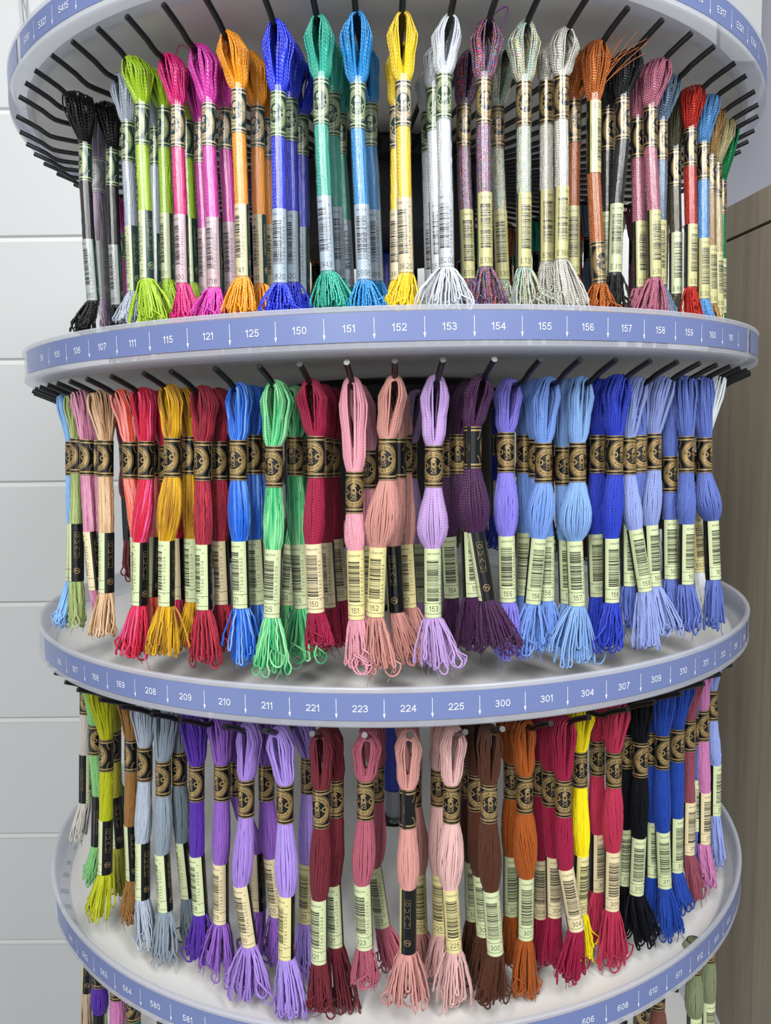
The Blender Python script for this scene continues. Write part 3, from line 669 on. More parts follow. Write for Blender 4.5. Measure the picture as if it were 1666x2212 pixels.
for t in range(5):
    T = empty('display_tray', (0, 0, ZT[t])); T.rotation_euler = (0, -math.atan(TX[t]), 0); tag(T, desc[t], 'display tray', 'stacked round display trays'); TIER.append(T)
    prof = [(1.001, .0205), (1.0025, .018), (1.0015, .0115), (.9985, .0105), (.9985, -.0425), (1.0015, -.0435), (1.0015, -.0525), (.999, -.0555), (.993, -.0575), (.975, -.0600), (.952, -.0615), (.947, -.0600), (.944, -.055),
            (.948, -.050), (.968, -.044), (.982, -.036), (.988, -.02), (.991, .018), (.995, .0208)]
    link('rim', lathe('rim', ring_prof(prof), 256), [M['rim']], T)
    fl = [(.962, -.0465), (.95, -.0485), (.80, -.0485), (.795, -.0478), (.55, -.0478), (.545, -.0485), (.06, -.0485), (.06, -.056), (.54, -.056), (.55, -.0545), (.79, -.0545), (.80, -.056), (.90, -.055), (.94, -.0545), (.95, -.052)]
    link('tray_floor', lathe('tray_floor', ring_prof(fl), 192), [M['floor_pp']], T)
    if t < 4:
        a0 = {0: -PHASE[0] * 0 + PHASE[0] - DT * 1.05, 1: PHASE[1] - DT * 2.2, 2: PHASE[2] - DT * 2.0, 3: PHASE[3] - DT * 2.0}[t]; a1 = {0: 1.5, 1: .93, 2: 1.02, 3: 1.15}[t]
        sp = [(1.0002, .0097), (1.0012, .0097), (1.0012, -.0415), (1.0002, -.0415)]
        s = link('label_strip', lathe('label_strip', ring_prof(sp), 160, True, a0, a1), [M['strip']], T)
        s['label'] = 'blue paper strip with white numbers'
        link('number_print', arrows_and_numbers(t), [M['white_ink']], s)
        if a1 < 1.4 or t == 0:   # a second length of strip follows after a small gap
            b0_, b1_ = (a1 + .03, a1 + 1.6) if t else (a0 - 1.7, a0 - .03)
            s2 = link('label_strip', lathe('label_strip', ring_prof(sp), 120, True, b0_, b1_), [M['strip']], T)
        angs = list(HK[t]); a = angs[-1] + 5.1
        while a < angs[0] + 360 - 3: angs.append(a); a += 5.1
        for q in angs[:99]:
            h = link('hook', HM, [], T); h.rotation_euler = (0, 0, math.radians(q))
        mb = lathe('hook_ring', ring_prof([(.21, -.118), (.32, -.118), (.32, -.138), (.21, -.138)]), 64)
        link('hook_ring', mb, [M['drum']], T)
col = empty('central_column', (0, 0, -.75)); tag(col, 'dark central column with black and blue hubs holding the round trays', 'column')
def hub(name, r, z0, z1, mat, rnd=.004):
    p = [(.0005, z1), (r - rnd, z1), (r, z1 - rnd), (r, z0 + rnd), (r - rnd, z0), (.0005, z0)]
    o = link(name, lathe(name, p, 64, False), [mat], col); o.location = (0, 0, .75); return o
for t in range(4):
    zt = ZT[t] - .058 * RR; zb = ZT[t + 1] - .0485 * RR
    if t < 2: hub('hub_drum', .074 if t == 0 else .088, ZT[t] - (.32 if t == 0 else .44) * RR, ZT[t] - .062 * RR, M['drum'])
    else: hub('hub_drum', .03, ZT[t] - .075 * RR, ZT[t] - .06 * RR, M['drum'])
    hub('pole', .0085, zb, zt, M['greypole'])
    if t == 0: hub('hub_collar', .0125, zb + .001, ZT[t] - .315 * RR, M['bluepole'])
    if t == 2: hub('hub_collar', .0150, ZT[t] - 0.626 * RR, ZT[t] - .06 * RR, M['bluepole'])

# row, hook angle, colour, number, radius, six points (0.1 mm, world), bulge and tail half widths (mm), paper, style
SK=[
(1,-49.5,'black','S310',0.896,[-1976,-1688,2241,-1945,-1676,1981,-1956,-1680,1715,-1953,-1679,1374,-1943,-1675,975,-2031,-1708,792],0.0,10.2,'G','S'),
(1,-54.0,'lilacvar','-',0.834,[-1957,-1422,2229,-1957,-1422,1979,-1968,-1426,1715,-1966,-1425,1418,-1963,-1424,1021,-1959,-1422,849],6.2,5.8,'G','Cgrey'),
(1,-49.5,'black','S310',0.83,[-1830,-1563,2227,-1813,-1557,1971,-1823,-1561,1734,-1825,-1561,1345,-1823,-1561,982,-1841,-1567,808],0.0,6.7,'G','S'),
(1,-39.0,'silver','S318',0.87,[-1588,-1961,2229,-1577,-1957,1987,-1586,-1960,1763,-1583,-1959,1384,-1583,-1959,981,-1637,-1976,804],0.0,8.0,'K','S'),
(1,-34.0,'lime','S907',0.896,[-1453,-2154,2236,-1432,-2148,2019,-1441,-2151,1791,-1438,-2150,1422,-1443,-2151,1022,-1422,-2145,762],0.0,12.5,'K','S'),
(1,-34.0,'lime','S907',0.838,[-1359,-2015,2223,-1340,-2010,2045,-1348,-2012,1824,-1351,-2013,1444,-1355,-2014,1038,-1340,-2010,793],0.0,9.0,'K','S'),
(1,-39.0,'silver','S318',0.802,[-1464,-1807,2221,-1452,-1804,1980,-1459,-1806,1811,-1470,-1809,1357,-1479,-1812,982,-1516,-1822,806],0.0,7.1,'G','S'),
(1,-29.2,'pink','S600',0.87,[-1231,-2202,2225,-1209,-2197,1986,-1217,-2199,1758,-1215,-2198,1380,-1218,-2199,984,-1213,-2198,774],0.0,10.8,'P','S'),
(1,-34.0,'lime','S907',0.772,[-1252,-1856,2216,-1240,-1853,2037,-1248,-1855,1806,-1244,-1854,1428,-1243,-1854,1069,-1226,-1850,828],0.0,7.7,'K','S'),
(1,-24.0,'magenta','S718',0.874,[-1031,-2315,2224,-1004,-2310,1957,-1012,-2311,1717,-1004,-2310,1329,-1006,-2310,940,-1042,-2318,766],0.0,10.5,'P','S'),
(1,-24.0,'magenta','S718',0.818,[-965,-2167,2218,-942,-2163,1975,-948,-2164,1761,-937,-2162,1351,-934,-2161,938,-944,-2163,781],0.0,7.9,'P','S'),
(1,-29.2,'magenta','S718',0.798,[-1129,-2020,2217,-1121,-2018,1931,-1127,-2020,1751,-1118,-2018,1357,-1121,-2018,937,-1142,-2023,803],0.0,6.7,'P','S'),
(1,-19.0,'orange','S741',0.888,[-838,-2435,2226,-813,-2430,1980,-819,-2431,1747,-815,-2431,1371,-817,-2431,972,-850,-2437,777],0.0,11.5,'O','S'),
(1,-19.0,'orange','S741',0.818,[-772,-2243,2216,-740,-2238,1964,-746,-2239,1733,-749,-2239,1355,-748,-2239,975,-748,-2239,800],0.0,9.1,'O','S'),
(1,-19.0,'orange','S741',0.774,[-731,-2122,2211,-703,-2118,1931,-709,-2119,1712,-703,-2118,1326,-702,-2118,948,-700,-2118,806],0.0,6.5,'O','S'),
(1,-12.7,'blue','S820',0.9,[-574,-2546,2230,-581,-2547,1917,-587,-2548,1679,-589,-2548,1304,-593,-2549,917,-612,-2551,757],0.0,10.5,'B','S'),
(1,-12.7,'blue','S820',0.83,[-529,-2348,2215,-537,-2349,1960,-543,-2350,1723,-541,-2349,1348,-545,-2350,953,-533,-2349,786],0.0,8.2,'B','S'),
(1,-12.7,'blue','S820',0.74,[-472,-2093,2205,-503,-2096,1968,-508,-2097,1730,-511,-2097,1329,-515,-2098,921,-506,-2097,801],0.0,5.7,'B','S'),
(1,-7.6,'teal','S943',0.9,[-345,-2587,2227,-346,-2587,1957,-350,-2587,1733,-340,-2587,1355,-328,-2586,973,-317,-2585,768],0.0,9.3,'B','S'),
(1,-7.6,'teal','S943',0.83,[-318,-2386,2213,-296,-2384,1967,-300,-2385,1739,-292,-2384,1351,-283,-2383,969,-270,-2383,798],0.0,6.7,'B','S'),
(1,-7.6,'teal','S943',0.73,[-280,-2098,2202,-275,-2098,1969,-279,-2098,1740,-261,-2097,1358,-245,-2096,967,-239,-2096,841],0.0,6.4,'B','S'),
(1,-3.2,'cyan','S995',0.9,[-146,-2606,2226,-151,-2606,1929,-155,-2606,1694,-141,-2606,1311,-132,-2605,913,-131,-2605,763],0.0,10.9,'B','S'),
(1,-3.2,'cyan','S995',0.81,[-131,-2345,2209,-91,-2344,1923,-95,-2344,1698,-79,-2344,1351,-68,-2344,953,-49,-2343,801],0.0,6.8,'B','S'),
(1,1.9,'yellow','S3820',0.9,[87,-2609,2223,89,-2609,1930,87,-2609,1707,90,-2609,1338,96,-2609,951,70,-2608,760],0.0,10.0,'O','S'),
(1,1.9,'yellow','S3820',0.8,[77,-2319,2206,59,-2318,1913,57,-2318,1700,53,-2318,1338,49,-2318,982,26,-2318,804],0.0,5.5,'O','S'),
(1,7.3,'white','S5200',0.9,[332,-2589,2221,306,-2587,1975,304,-2587,1747,312,-2587,1370,316,-2588,984,307,-2587,760],0.0,14.5,'W','S'),
(1,7.3,'white','S5200',0.82,[302,-2359,2206,267,-2356,2002,265,-2356,1771,273,-2357,1389,284,-2358,997,251,-2355,796],0.0,8.1,'W','S'),
(1,7.3,'white','S5200',0.72,[265,-2071,2196,247,-2070,1985,245,-2070,1750,253,-2070,1366,262,-2071,971,239,-2070,839],0.0,6.5,'W','S'),
(1,11.8,'multi','E130',0.9,[534,-2555,2219,520,-2553,1958,520,-2553,1733,525,-2554,1391,530,-2554,970,558,-2558,761],0.0,9.1,'Y','E'),
(1,11.8,'multi','E130',0.79,[469,-2243,2201,443,-2240,1951,442,-2240,1726,454,-2241,1379,467,-2242,972,488,-2244,809],0.0,6.3,'Y','E'),
(1,16.3,'glit','E135',0.904,[736,-2516,2219,741,-2517,1958,742,-2517,1731,744,-2518,1391,746,-2518,975,767,-2521,764],0.0,9.5,'Y','E'),
(1,16.3,'glit','E135',0.81,[659,-2255,2201,632,-2251,1931,633,-2251,1714,649,-2253,1365,665,-2255,967,650,-2253,806],0.0,5.9,'Y','E'),
(1,21.5,'pearl','E168',0.868,[923,-2342,2204,898,-2337,2035,899,-2338,1801,902,-2338,1459,905,-2339,1039,935,-2344,783],0.0,8.6,'Y','E'),
(1,21.5,'pearl','E168',0.904,[961,-2439,2217,959,-2439,2023,961,-2439,1788,967,-2440,1448,965,-2440,1030,1032,-2454,760],0.0,10.2,'Y','Eb'),
(1,26.8,'copper','E301',0.854,[1117,-2211,2201,1082,-2202,1981,1084,-2203,1750,1082,-2203,1404,1087,-2204,989,1115,-2210,790],0.0,5.7,'Y','E'),
(1,26.8,'copper','E301',0.894,[1169,-2314,2210,1169,-2314,1956,1174,-2315,1520,1196,-2321,1160,1211,-2325,934,1216,-2326,772],0.0,10.1,'Y','Einv'),
(1,32.0,'black','E310',0.896,[1377,-2204,2209,1362,-2199,2004,1366,-2200,1747,1339,-2193,1425,1335,-2192,996,1343,-2194,784],0.0,8.0,'K','E'),
(1,32.0,'black','E310',0.86,[1322,-2115,2200,1302,-2110,1968,1305,-2111,1726,1307,-2111,1394,1308,-2111,977,1315,-2113,796],0.0,6.6,'K','E'),
(1,37.2,'mauve','E316',0.902,[1582,-2084,2210,1562,-2077,1984,1566,-2079,1760,1590,-2086,1411,1603,-2090,985,1577,-2082,764],0.0,13.8,'Y','E'),
(1,37.2,'mauve','E316',0.87,[1525,-2010,2199,1511,-2005,1952,1515,-2006,1718,1526,-2010,1372,1538,-2014,936,1536,-2013,786],0.0,7.6,'Y','E'),
(1,42.2,'bluegrey','E317',0.88,[1714,-1891,2198,1690,-1883,1967,1695,-1884,1755,1696,-1885,1394,1702,-1886,984,1771,-1909,780],0.0,8.6,'Y','E'),
(1,48.2,'red','E321',0.894,[1933,-1728,2203,1927,-1726,1988,1933,-1728,1755,1945,-1733,1415,1952,-1735,987,1972,-1742,789],0.0,9.0,'Y','E'),
(1,52.8,'skyblue','E334',0.904,[2088,-1585,2206,2068,-1577,1947,2074,-1579,1718,2082,-1583,1368,2092,-1586,927,2130,-1601,800],0.0,7.6,'Y','E'),
(1,58.5,'tan','E436',0.9,[2225,-1364,2203,2203,-1355,1921,2207,-1357,1722,2218,-1361,1367,2234,-1367,928,2259,-1377,816],0.0,6.2,'Y','E'),
(1,63.5,'goldcream','E677',0.906,[2351,-1172,2205,2322,-1160,1930,2327,-1162,1730,2341,-1168,1361,2357,-1175,933,2365,-1178,835],0.0,6.4,'Y','E'),
(1,68.0,'green','E699',0.918,[2468,-997,2209,2429,-981,1887,2435,-984,1645,2442,-986,1373,2453,-991,899,2461,-994,824],0.0,4.7,'K','E'),
(1,48.2,'olive','E898',0.86,[1859,-1662,2195,1856,-1661,1869,1860,-1663,1666,1872,-1667,1374,1880,-1670,961,1870,-1666,813],0.0,6.6,'K','E'),
(2,-54.0,'skyvar','-',0.924,[-2168,-1575,339,-2165,-1574,41,-2173,-1577,-148,-2184,-1581,-530,-2204,-1590,-867,-2301,-1628,-1182],6.1,6.8,'K','C'),
(2,-51.5,'olivevar','94',0.918,[-2083,-1657,335,-2097,-1662,73,-2106,-1666,-138,-2130,-1675,-494,-2146,-1682,-873,-2159,-1687,-1170],5.0,10.3,'K','C'),
(2,-47.8,'mauvevar','99',0.928,[-1994,-1808,347,-1979,-1802,73,-1988,-1806,-154,-1986,-1805,-527,-1970,-1799,-916,-1952,-1792,-1147],5.5,6.5,'O','C'),
(2,-47.8,'mauvevar','99',0.914,[-1964,-1780,335,-1931,-1768,69,-1940,-1772,-162,-1948,-1775,-540,-1953,-1777,-920,-1946,-1774,-1151],5.5,6.5,'O','C'),
(2,-43.8,'beigevar','105',0.912,[-1831,-1909,335,-1824,-1906,66,-1833,-1910,-159,-1843,-1913,-524,-1859,-1919,-912,-1902,-1935,-1184],5.7,12.3,'K','C'),
(2,-39.5,'orangevar','106',0.904,[-1668,-2023,334,-1630,-2010,56,-1639,-2013,-168,-1611,-2004,-545,-1621,-2007,-933,-1629,-2010,-1143],5.5,6.9,'K','C'),
(2,-39.5,'orangevar','106',0.868,[-1601,-1942,322,-1510,-1914,68,-1519,-1916,-169,-1532,-1921,-542,-1556,-1928,-950,-1587,-1938,-1177],5.6,7.0,'K','C'),
(2,-34.5,'crimsonvar','107',0.904,[-1485,-2161,336,-1485,-2161,64,-1494,-2163,-170,-1540,-2177,-552,-1560,-2183,-943,-1617,-2201,-1248],6.9,13.0,'K','C'),
(2,-34.5,'crimsonvar','107',0.856,[-1406,-2046,323,-1395,-2043,24,-1403,-2045,-192,-1351,-2030,-539,-1354,-2031,-946,-1385,-2040,-1199],6.0,6.7,'O','C'),
(2,-29.0,'goldvar','111',0.914,[-1285,-2318,344,-1284,-2318,82,-1292,-2320,-149,-1336,-2332,-525,-1351,-2336,-915,-1400,-2350,-1217],7.8,13.4,'K','C'),
(2,-29.0,'goldvar','111',0.866,[-1218,-2197,327,-1208,-2194,89,-1216,-2196,-143,-1218,-2197,-530,-1224,-2198,-921,-1282,-2213,-1199],6.1,9.0,'K','C'),
(2,-25.0,'garnetvar','115',0.886,[-1086,-2329,333,-1101,-2332,58,-1109,-2334,-173,-1116,-2336,-544,-1124,-2337,-943,-1134,-2340,-1260],5.9,11.2,'K','C'),
(2,-25.0,'garnetvar','115',0.838,[-1027,-2203,326,-1028,-2203,59,-1035,-2204,-178,-1044,-2206,-545,-1040,-2205,-936,-1054,-2208,-1217],5.7,8.6,'O','C'),
(2,-19.2,'bluevar','121',0.892,[-851,-2443,339,-870,-2446,64,-877,-2448,-166,-879,-2448,-517,-880,-2448,-907,-889,-2450,-1222],6.8,9.7,'K','C'),
(2,-19.2,'bluevar','121',0.842,[-803,-2306,330,-808,-2307,95,-815,-2308,-142,-817,-2308,-529,-809,-2307,-914,-822,-2309,-1192],5.3,6.9,'K','C'),
(2,-19.2,'bluevar','121',0.8,[-763,-2191,326,-767,-2192,89,-773,-2193,-149,-769,-2192,-530,-763,-2191,-933,-775,-2193,-1195],5.4,5.7,'K','C'),
(2,-14.0,'greenvar','125',0.9,[-631,-2532,346,-654,-2536,31,-660,-2536,-203,-671,-2538,-555,-689,-2541,-943,-718,-2545,-1254],6.2,11.8,'K','C'),
(2,-14.0,'greenvar','125',0.8,[-561,-2251,329,-569,-2252,81,-575,-2253,-156,-565,-2251,-553,-552,-2250,-969,-550,-2250,-1274],6.1,14.6,'K','C'),
(2,-14.0,'greenvar','125',0.7,[-491,-1970,320,-536,-1974,56,-541,-1975,-177,-638,-1984,-619,-670,-1987,-978,-706,-1990,-1219],5.3,7.4,'K','C'),
(2,-9.5,'crimson','150',0.9,[-431,-2574,348,-413,-2572,86,-418,-2573,-154,-441,-2575,-524,-433,-2574,-906,-419,-2573,-1102],6.2,8.0,'O','C'),
(2,-9.5,'crimson','150',0.81,[-388,-2317,332,-385,-2317,76,-390,-2317,-169,-392,-2317,-546,-377,-2316,-939,-373,-2316,-1180],5.8,6.9,'O','C'),
(2,-9.5,'crimson','150',0.72,[-345,-2059,324,-357,-2060,69,-362,-2061,-183,-354,-2060,-561,-324,-2058,-951,-305,-2057,-1242],5.8,8.4,'O','C'),
(2,-4.5,'rose','151',0.9,[-205,-2602,351,-201,-2602,-116,-205,-2602,-346,-203,-2602,-557,-201,-2602,-942,-195,-2602,-1226],6.2,8.0,'Y','C'),
(2,-4.5,'rose','151',0.79,[-180,-2284,333,-134,-2282,-14,-137,-2282,-226,-137,-2282,-582,-134,-2282,-955,-115,-2281,-1207],5.2,6.9,'Y','C'),
(2,0.5,'salmon','152',0.905,[23,-2624,357,-17,-2624,68,-19,-2624,-166,-75,-2624,-529,-94,-2624,-933,-64,-2624,-1247],9.2,9.2,'Y','C'),
(2,0.5,'salmon','152',0.83,[21,-2407,340,44,-2407,66,41,-2407,-171,5,-2407,-555,22,-2407,-957,107,-2407,-1259],6.7,9.4,'K','Cback'),
(2,0.5,'salmon','152',0.76,[19,-2204,332,82,-2204,79,80,-2204,-144,87,-2204,-570,106,-2204,-977,160,-2204,-1245],6.2,7.3,'Y','C'),
(2,5.5,'lavender','153',0.9,[250,-2598,357,239,-2597,27,237,-2597,-212,227,-2597,-552,227,-2597,-937,260,-2599,-1226],8.7,10.0,'K','C'),
(2,5.5,'lavender','153',0.62,[172,-1790,321,128,-1788,23,126,-1788,-201,180,-1790,-625,198,-1791,-1029,190,-1790,-1281],5.5,6.8,'K','C'),
(2,11.0,'plum','154',0.9,[498,-2562,361,458,-2558,131,457,-2558,-116,475,-2559,-465,537,-2566,-851,622,-2576,-1129],8.6,12.4,'K','Cback'),
(2,11.0,'plum','154',0.81,[448,-2306,343,397,-2301,80,396,-2301,-149,460,-2307,-491,473,-2308,-888,473,-2308,-1211],7.1,9.6,'K','C'),
(2,11.0,'plum','154',0.71,[393,-2021,332,371,-2019,46,370,-2019,-186,360,-2019,-560,376,-2020,-952,374,-2020,-1253],5.5,7.3,'K','C'),
(2,16.2,'violet','155',0.85,[688,-2367,350,671,-2365,90,671,-2365,-143,675,-2365,-513,684,-2367,-909,693,-2368,-1248],7.5,9.3,'K','C'),
(2,21.0,'cornflower','156',0.784,[815,-2123,345,818,-2123,69,820,-2123,-157,824,-2124,-534,823,-2124,-912,816,-2123,-1215],6.1,6.9,'K','C'),
(2,21.0,'cornflower','156',0.874,[908,-2366,356,889,-2363,29,891,-2363,-208,864,-2358,-533,832,-2351,-922,807,-2347,-1218],8.5,11.0,'K','C'),
(2,21.0,'cornflower','156',0.826,[858,-2236,350,874,-2239,47,875,-2239,-180,931,-2249,-542,934,-2250,-919,963,-2255,-1196],5.9,7.1,'K','C'),
(2,25.8,'babyblue','157',0.882,[1113,-2303,360,1102,-2300,26,1105,-2301,-209,1090,-2297,-552,1110,-2302,-955,1109,-2302,-1306],10.4,14.8,'K','C'),
(2,25.8,'babyblue','157',0.836,[1055,-2183,354,1044,-2180,-3,1046,-2181,-233,1063,-2184,-570,1077,-2187,-954,1050,-2182,-1217],5.7,7.2,'K','C'),
(2,31.0,'royal','158',0.9,[1344,-2237,372,1338,-2235,63,1341,-2236,-171,1326,-2232,-558,1331,-2234,-941,1335,-2235,-1223],6.8,10.8,'K','C'),
(2,31.0,'royal','158',0.848,[1267,-2108,358,1265,-2108,69,1269,-2108,-169,1260,-2106,-545,1276,-2110,-932,1282,-2112,-1223],5.9,8.1,'K','C'),
(2,35.8,'periwinkle','159',0.886,[1503,-2084,367,1466,-2073,53,1469,-2074,-184,1512,-2087,-521,1574,-2105,-906,1588,-2110,-1266],6.7,12.0,'K','C'),
(2,40.5,'periwinkle','160',0.896,[1688,-1976,374,1657,-1966,73,1661,-1967,-163,1649,-1963,-514,1672,-1971,-895,1755,-1998,-1213],7.3,12.0,'K','C'),
(2,35.8,'steelblue','160',0.86,[1459,-2023,362,1539,-2046,60,1543,-2047,-169,1490,-2032,-519,1496,-2034,-857,1520,-2040,-1155],6.0,7.6,'K','C'),
(2,45.0,'steelblue','161',0.91,[1866,-1866,383,1896,-1877,50,1901,-1879,-182,1909,-1881,-523,1914,-1883,-899,1955,-1898,-1194],7.0,11.4,'K','C'),
(2,45.0,'steelblue','161',0.88,[1805,-1805,368,1816,-1809,-79,1821,-1810,-311,1825,-1812,-503,1835,-1815,-871,1869,-1827,-1180],5.4,9.6,'K','C'),
(2,49.5,'steelblue','161',0.92,[2029,-1733,390,2063,-1746,44,2068,-1748,-196,2113,-1765,-502,2136,-1774,-904,2146,-1778,-1229],10.2,10.2,'K','C'),
(2,54.0,'snow','B5200',0.928,[2177,-1582,402,2098,-1550,-58,2103,-1552,-295,2086,-1545,-519,2110,-1555,-866,2179,-1582,-1193],7.5,10.5,'Y','C'),
(3,-70.0,'offwhite','3866',0.888,[-2420,-881,-1658,-2431,-885,-1882,-2439,-888,-2069,-2458,-896,-2420,-2477,-903,-2808,-2540,-928,-3066],6.1,12.6,'K','Cback'),
(3,-61.0,'ltgreen','164',0.882,[-2237,-1240,-1660,-2237,-1240,-2072,-2244,-1243,-2250,-2238,-1240,-2621,-2259,-1248,-2968,-2320,-1272,-3239],5.4,9.0,'K','Cback'),
(3,-50.5,'chartreuse','166',0.904,[-2023,-1668,-1648,-2001,-1659,-1989,-2011,-1663,-2228,-2028,-1669,-2576,-2050,-1678,-2967,-2117,-1703,-3258],5.6,13.6,'K','C'),
(3,-61.0,'teal','3848',0.83,[-2105,-1167,-1665,-2238,-1214,-2045,-2245,-1217,-2224,-2094,-1163,-2669,-2094,-1163,-2985,-2119,-1172,-3280],5.4,7.2,'K','C'),
(3,-56.0,'oliveyellow','165',0.842,[-2024,-1365,-1663,-2047,-1374,-2058,-2056,-1377,-2268,-2058,-1377,-2533,-2050,-1374,-2946,-2052,-1375,-3308],5.9,10.8,'K','C'),
(3,-46.0,'brownlt','167',0.868,[-1811,-1749,-1659,-1795,-1743,-1958,-1804,-1746,-2194,-1825,-1753,-2569,-1826,-1754,-2973,-1884,-1774,-3257],5.5,6.1,'K','C'),
(3,-40.0,'silver','168',0.874,[-1629,-1942,-1658,-1643,-1946,-1937,-1652,-1949,-2171,-1681,-1958,-2576,-1697,-1963,-2996,-1692,-1962,-3307],6.5,9.3,'K','C'),
(3,-35.5,'grey','169',0.864,[-1455,-2040,-1658,-1493,-2051,-1984,-1502,-2053,-2229,-1524,-2060,-2600,-1517,-2058,-3023,-1551,-2068,-3340],7.2,11.3,'K','C'),
(3,-35.5,'slate','169',0.834,[-1404,-1969,-1660,-1408,-1970,-1955,-1416,-1972,-2197,-1412,-1971,-2572,-1389,-1965,-2981,-1385,-1964,-3288],6.4,7.6,'K','C'),
(3,-30.0,'purple','208',0.866,[-1256,-2175,-1656,-1247,-2173,-1965,-1255,-2175,-2208,-1266,-2178,-2551,-1255,-2175,-2971,-1290,-2184,-3256],5.2,10.5,'K','C'),
(3,-25.5,'violetmid','209',0.858,[-1071,-2246,-1656,-1070,-2245,-1933,-1077,-2247,-2169,-1097,-2252,-2561,-1108,-2254,-2984,-1145,-2262,-3284],6.0,13.5,'O','C'),
(3,-19.5,'lavmid','210',0.886,[-858,-2422,-1650,-887,-2428,-1947,-894,-2429,-2189,-938,-2437,-2597,-893,-2429,-3020,-927,-2435,-3345],6.8,12.5,'O','C'),
(3,-19.5,'violetmid','210',0.806,[-780,-2203,-1660,-800,-2206,-1955,-806,-2207,-2190,-787,-2204,-2580,-756,-2199,-2947,-793,-2205,-3258],6.8,8.5,'O','C'),
(3,-25.5,'violetmid','209',0.8,[-999,-2094,-1662,-1013,-2097,-1975,-1020,-2098,-2206,-901,-2074,-2610,-897,-2073,-2993,-949,-2084,-3308],5.8,7.3,'O','C'),
(3,-14.5,'lavlight','211',0.91,[-661,-2555,-1637,-637,-2551,-1922,-643,-2552,-2170,-643,-2552,-2587,-656,-2554,-3025,-645,-2553,-3387],7.1,10.2,'Y','C'),
(3,-14.5,'lavlight','211',0.8,[-581,-2246,-1659,-530,-2240,-1884,-536,-2241,-2144,-556,-2243,-2552,-569,-2245,-3010,-597,-2248,-3355],6.1,8.4,'Y','C'),
(3,-9.0,'burgundy','221',0.91,[-413,-2607,-1636,-422,-2607,-1924,-427,-2608,-2172,-446,-2610,-2589,-454,-2610,-3002,-455,-2610,-3306],6.2,7.2,'K','C'),
(3,-9.0,'burgundy','221',0.86,[-390,-2463,-1652,-349,-2460,-1934,-354,-2460,-2181,-378,-2462,-2585,-366,-2461,-3003,-320,-2457,-3418],6.1,9.6,'K','C'),
(3,-3.2,'dustyrose','223',0.91,[-147,-2635,-1634,-164,-2635,-1867,-168,-2636,-2110,-192,-2636,-2507,-184,-2636,-2877,-188,-2636,-3114],6.8,8.2,'K','C'),
(3,-3.2,'dustyrose','223',0.8,[-130,-2316,-1656,-107,-2316,-1921,-110,-2316,-2157,-136,-2317,-2575,-86,-2315,-2959,-14,-2313,-3251],7.1,9.6,'K','C'),
(3,1.8,'shell','224',0.91,[83,-2638,-1633,76,-2638,-1918,74,-2638,-2158,73,-2638,-2508,67,-2637,-2927,66,-2637,-3240],6.6,14.3,'Y','Cback'),
(3,1.8,'shell','224',0.76,[69,-2203,-1659,125,-2204,-2001,123,-2204,-2243,143,-2204,-2672,154,-2204,-3083,182,-2205,-3298],7.6,8.1,'Y','C'),
(3,7.8,'palepink','225',0.88,[346,-2528,-1646,333,-2527,-1948,332,-2527,-2186,322,-2527,-2582,345,-2528,-2995,341,-2528,-3345],8.1,8.4,'Y','C'),
(3,7.8,'palepink','225',0.8,[315,-2299,-1654,274,-2296,-1948,272,-2296,-2200,276,-2296,-2621,279,-2296,-3042,248,-2294,-3329],7.1,6.9,'Y','C'),
(3,12.0,'brown','300',0.91,[549,-2581,-1630,546,-2581,-1920,546,-2581,-2158,557,-2582,-2571,584,-2586,-2964,552,-2582,-3277],7.0,8.6,'K','C'),
(3,12.0,'brown','300',0.82,[494,-2326,-1651,498,-2326,-1967,498,-2326,-2217,525,-2329,-2619,548,-2332,-3021,525,-2329,-3352],6.9,7.9,'K','C'),
(3,12.0,'brown','300',0.77,[464,-2184,-1656,461,-2184,-1953,460,-2184,-2195,488,-2187,-2623,494,-2187,-2997,481,-2186,-3313],6.5,7.1,'K','C'),
(3,17.8,'rust','301',0.87,[771,-2402,-1644,784,-2404,-1944,785,-2405,-2196,793,-2406,-2583,792,-2406,-3005,796,-2406,-3380],7.7,9.0,'K','C'),
(3,17.8,'rust','301',0.816,[723,-2253,-1650,726,-2254,-1935,727,-2254,-2171,725,-2253,-2542,726,-2254,-2932,730,-2254,-3267],6.4,7.3,'K','C'),
(3,22.8,'crimson','304',0.892,[1002,-2385,-1636,1018,-2388,-1979,1021,-2389,-2227,1037,-2392,-2561,1100,-2406,-2926,1079,-2401,-3264],5.8,8.0,'O','C'),
(3,22.8,'crimson','304',0.852,[957,-2278,-1645,959,-2278,-1971,961,-2278,-2209,983,-2283,-2538,991,-2285,-2918,991,-2285,-3264],5.3,6.7,'O','C'),
(3,22.8,'crimson','304',0.816,[917,-2181,-1649,909,-2180,-1944,910,-2180,-2186,921,-2182,-2599,924,-2183,-3003,920,-2182,-3319],5.1,6.0,'O','C'),
(3,28.5,'lemon','307',0.844,[1168,-2151,-1645,1170,-2152,-1907,1173,-2152,-2149,1189,-2156,-2575,1182,-2154,-3008,1214,-2162,-3329],6.4,7.3,'Y','C'),
(3,33.0,'raspberry','309',0.886,[1399,-2155,-1637,1386,-2151,-1909,1390,-2152,-2158,1388,-2151,-2558,1388,-2152,-2983,1404,-2156,-3341],7.3,12.0,'O','C'),
(3,33.0,'raspberry','309',0.836,[1320,-2033,-1644,1312,-2031,-1877,1315,-2032,-2134,1320,-2033,-2516,1322,-2034,-2908,1316,-2032,-3297],6.3,8.7,'O','C'),
(3,38.2,'jet','310',0.884,[1585,-2015,-1637,1594,-2017,-1900,1598,-2019,-2149,1597,-2018,-2543,1587,-2015,-2957,1665,-2040,-3269],6.7,11.6,'K','C'),
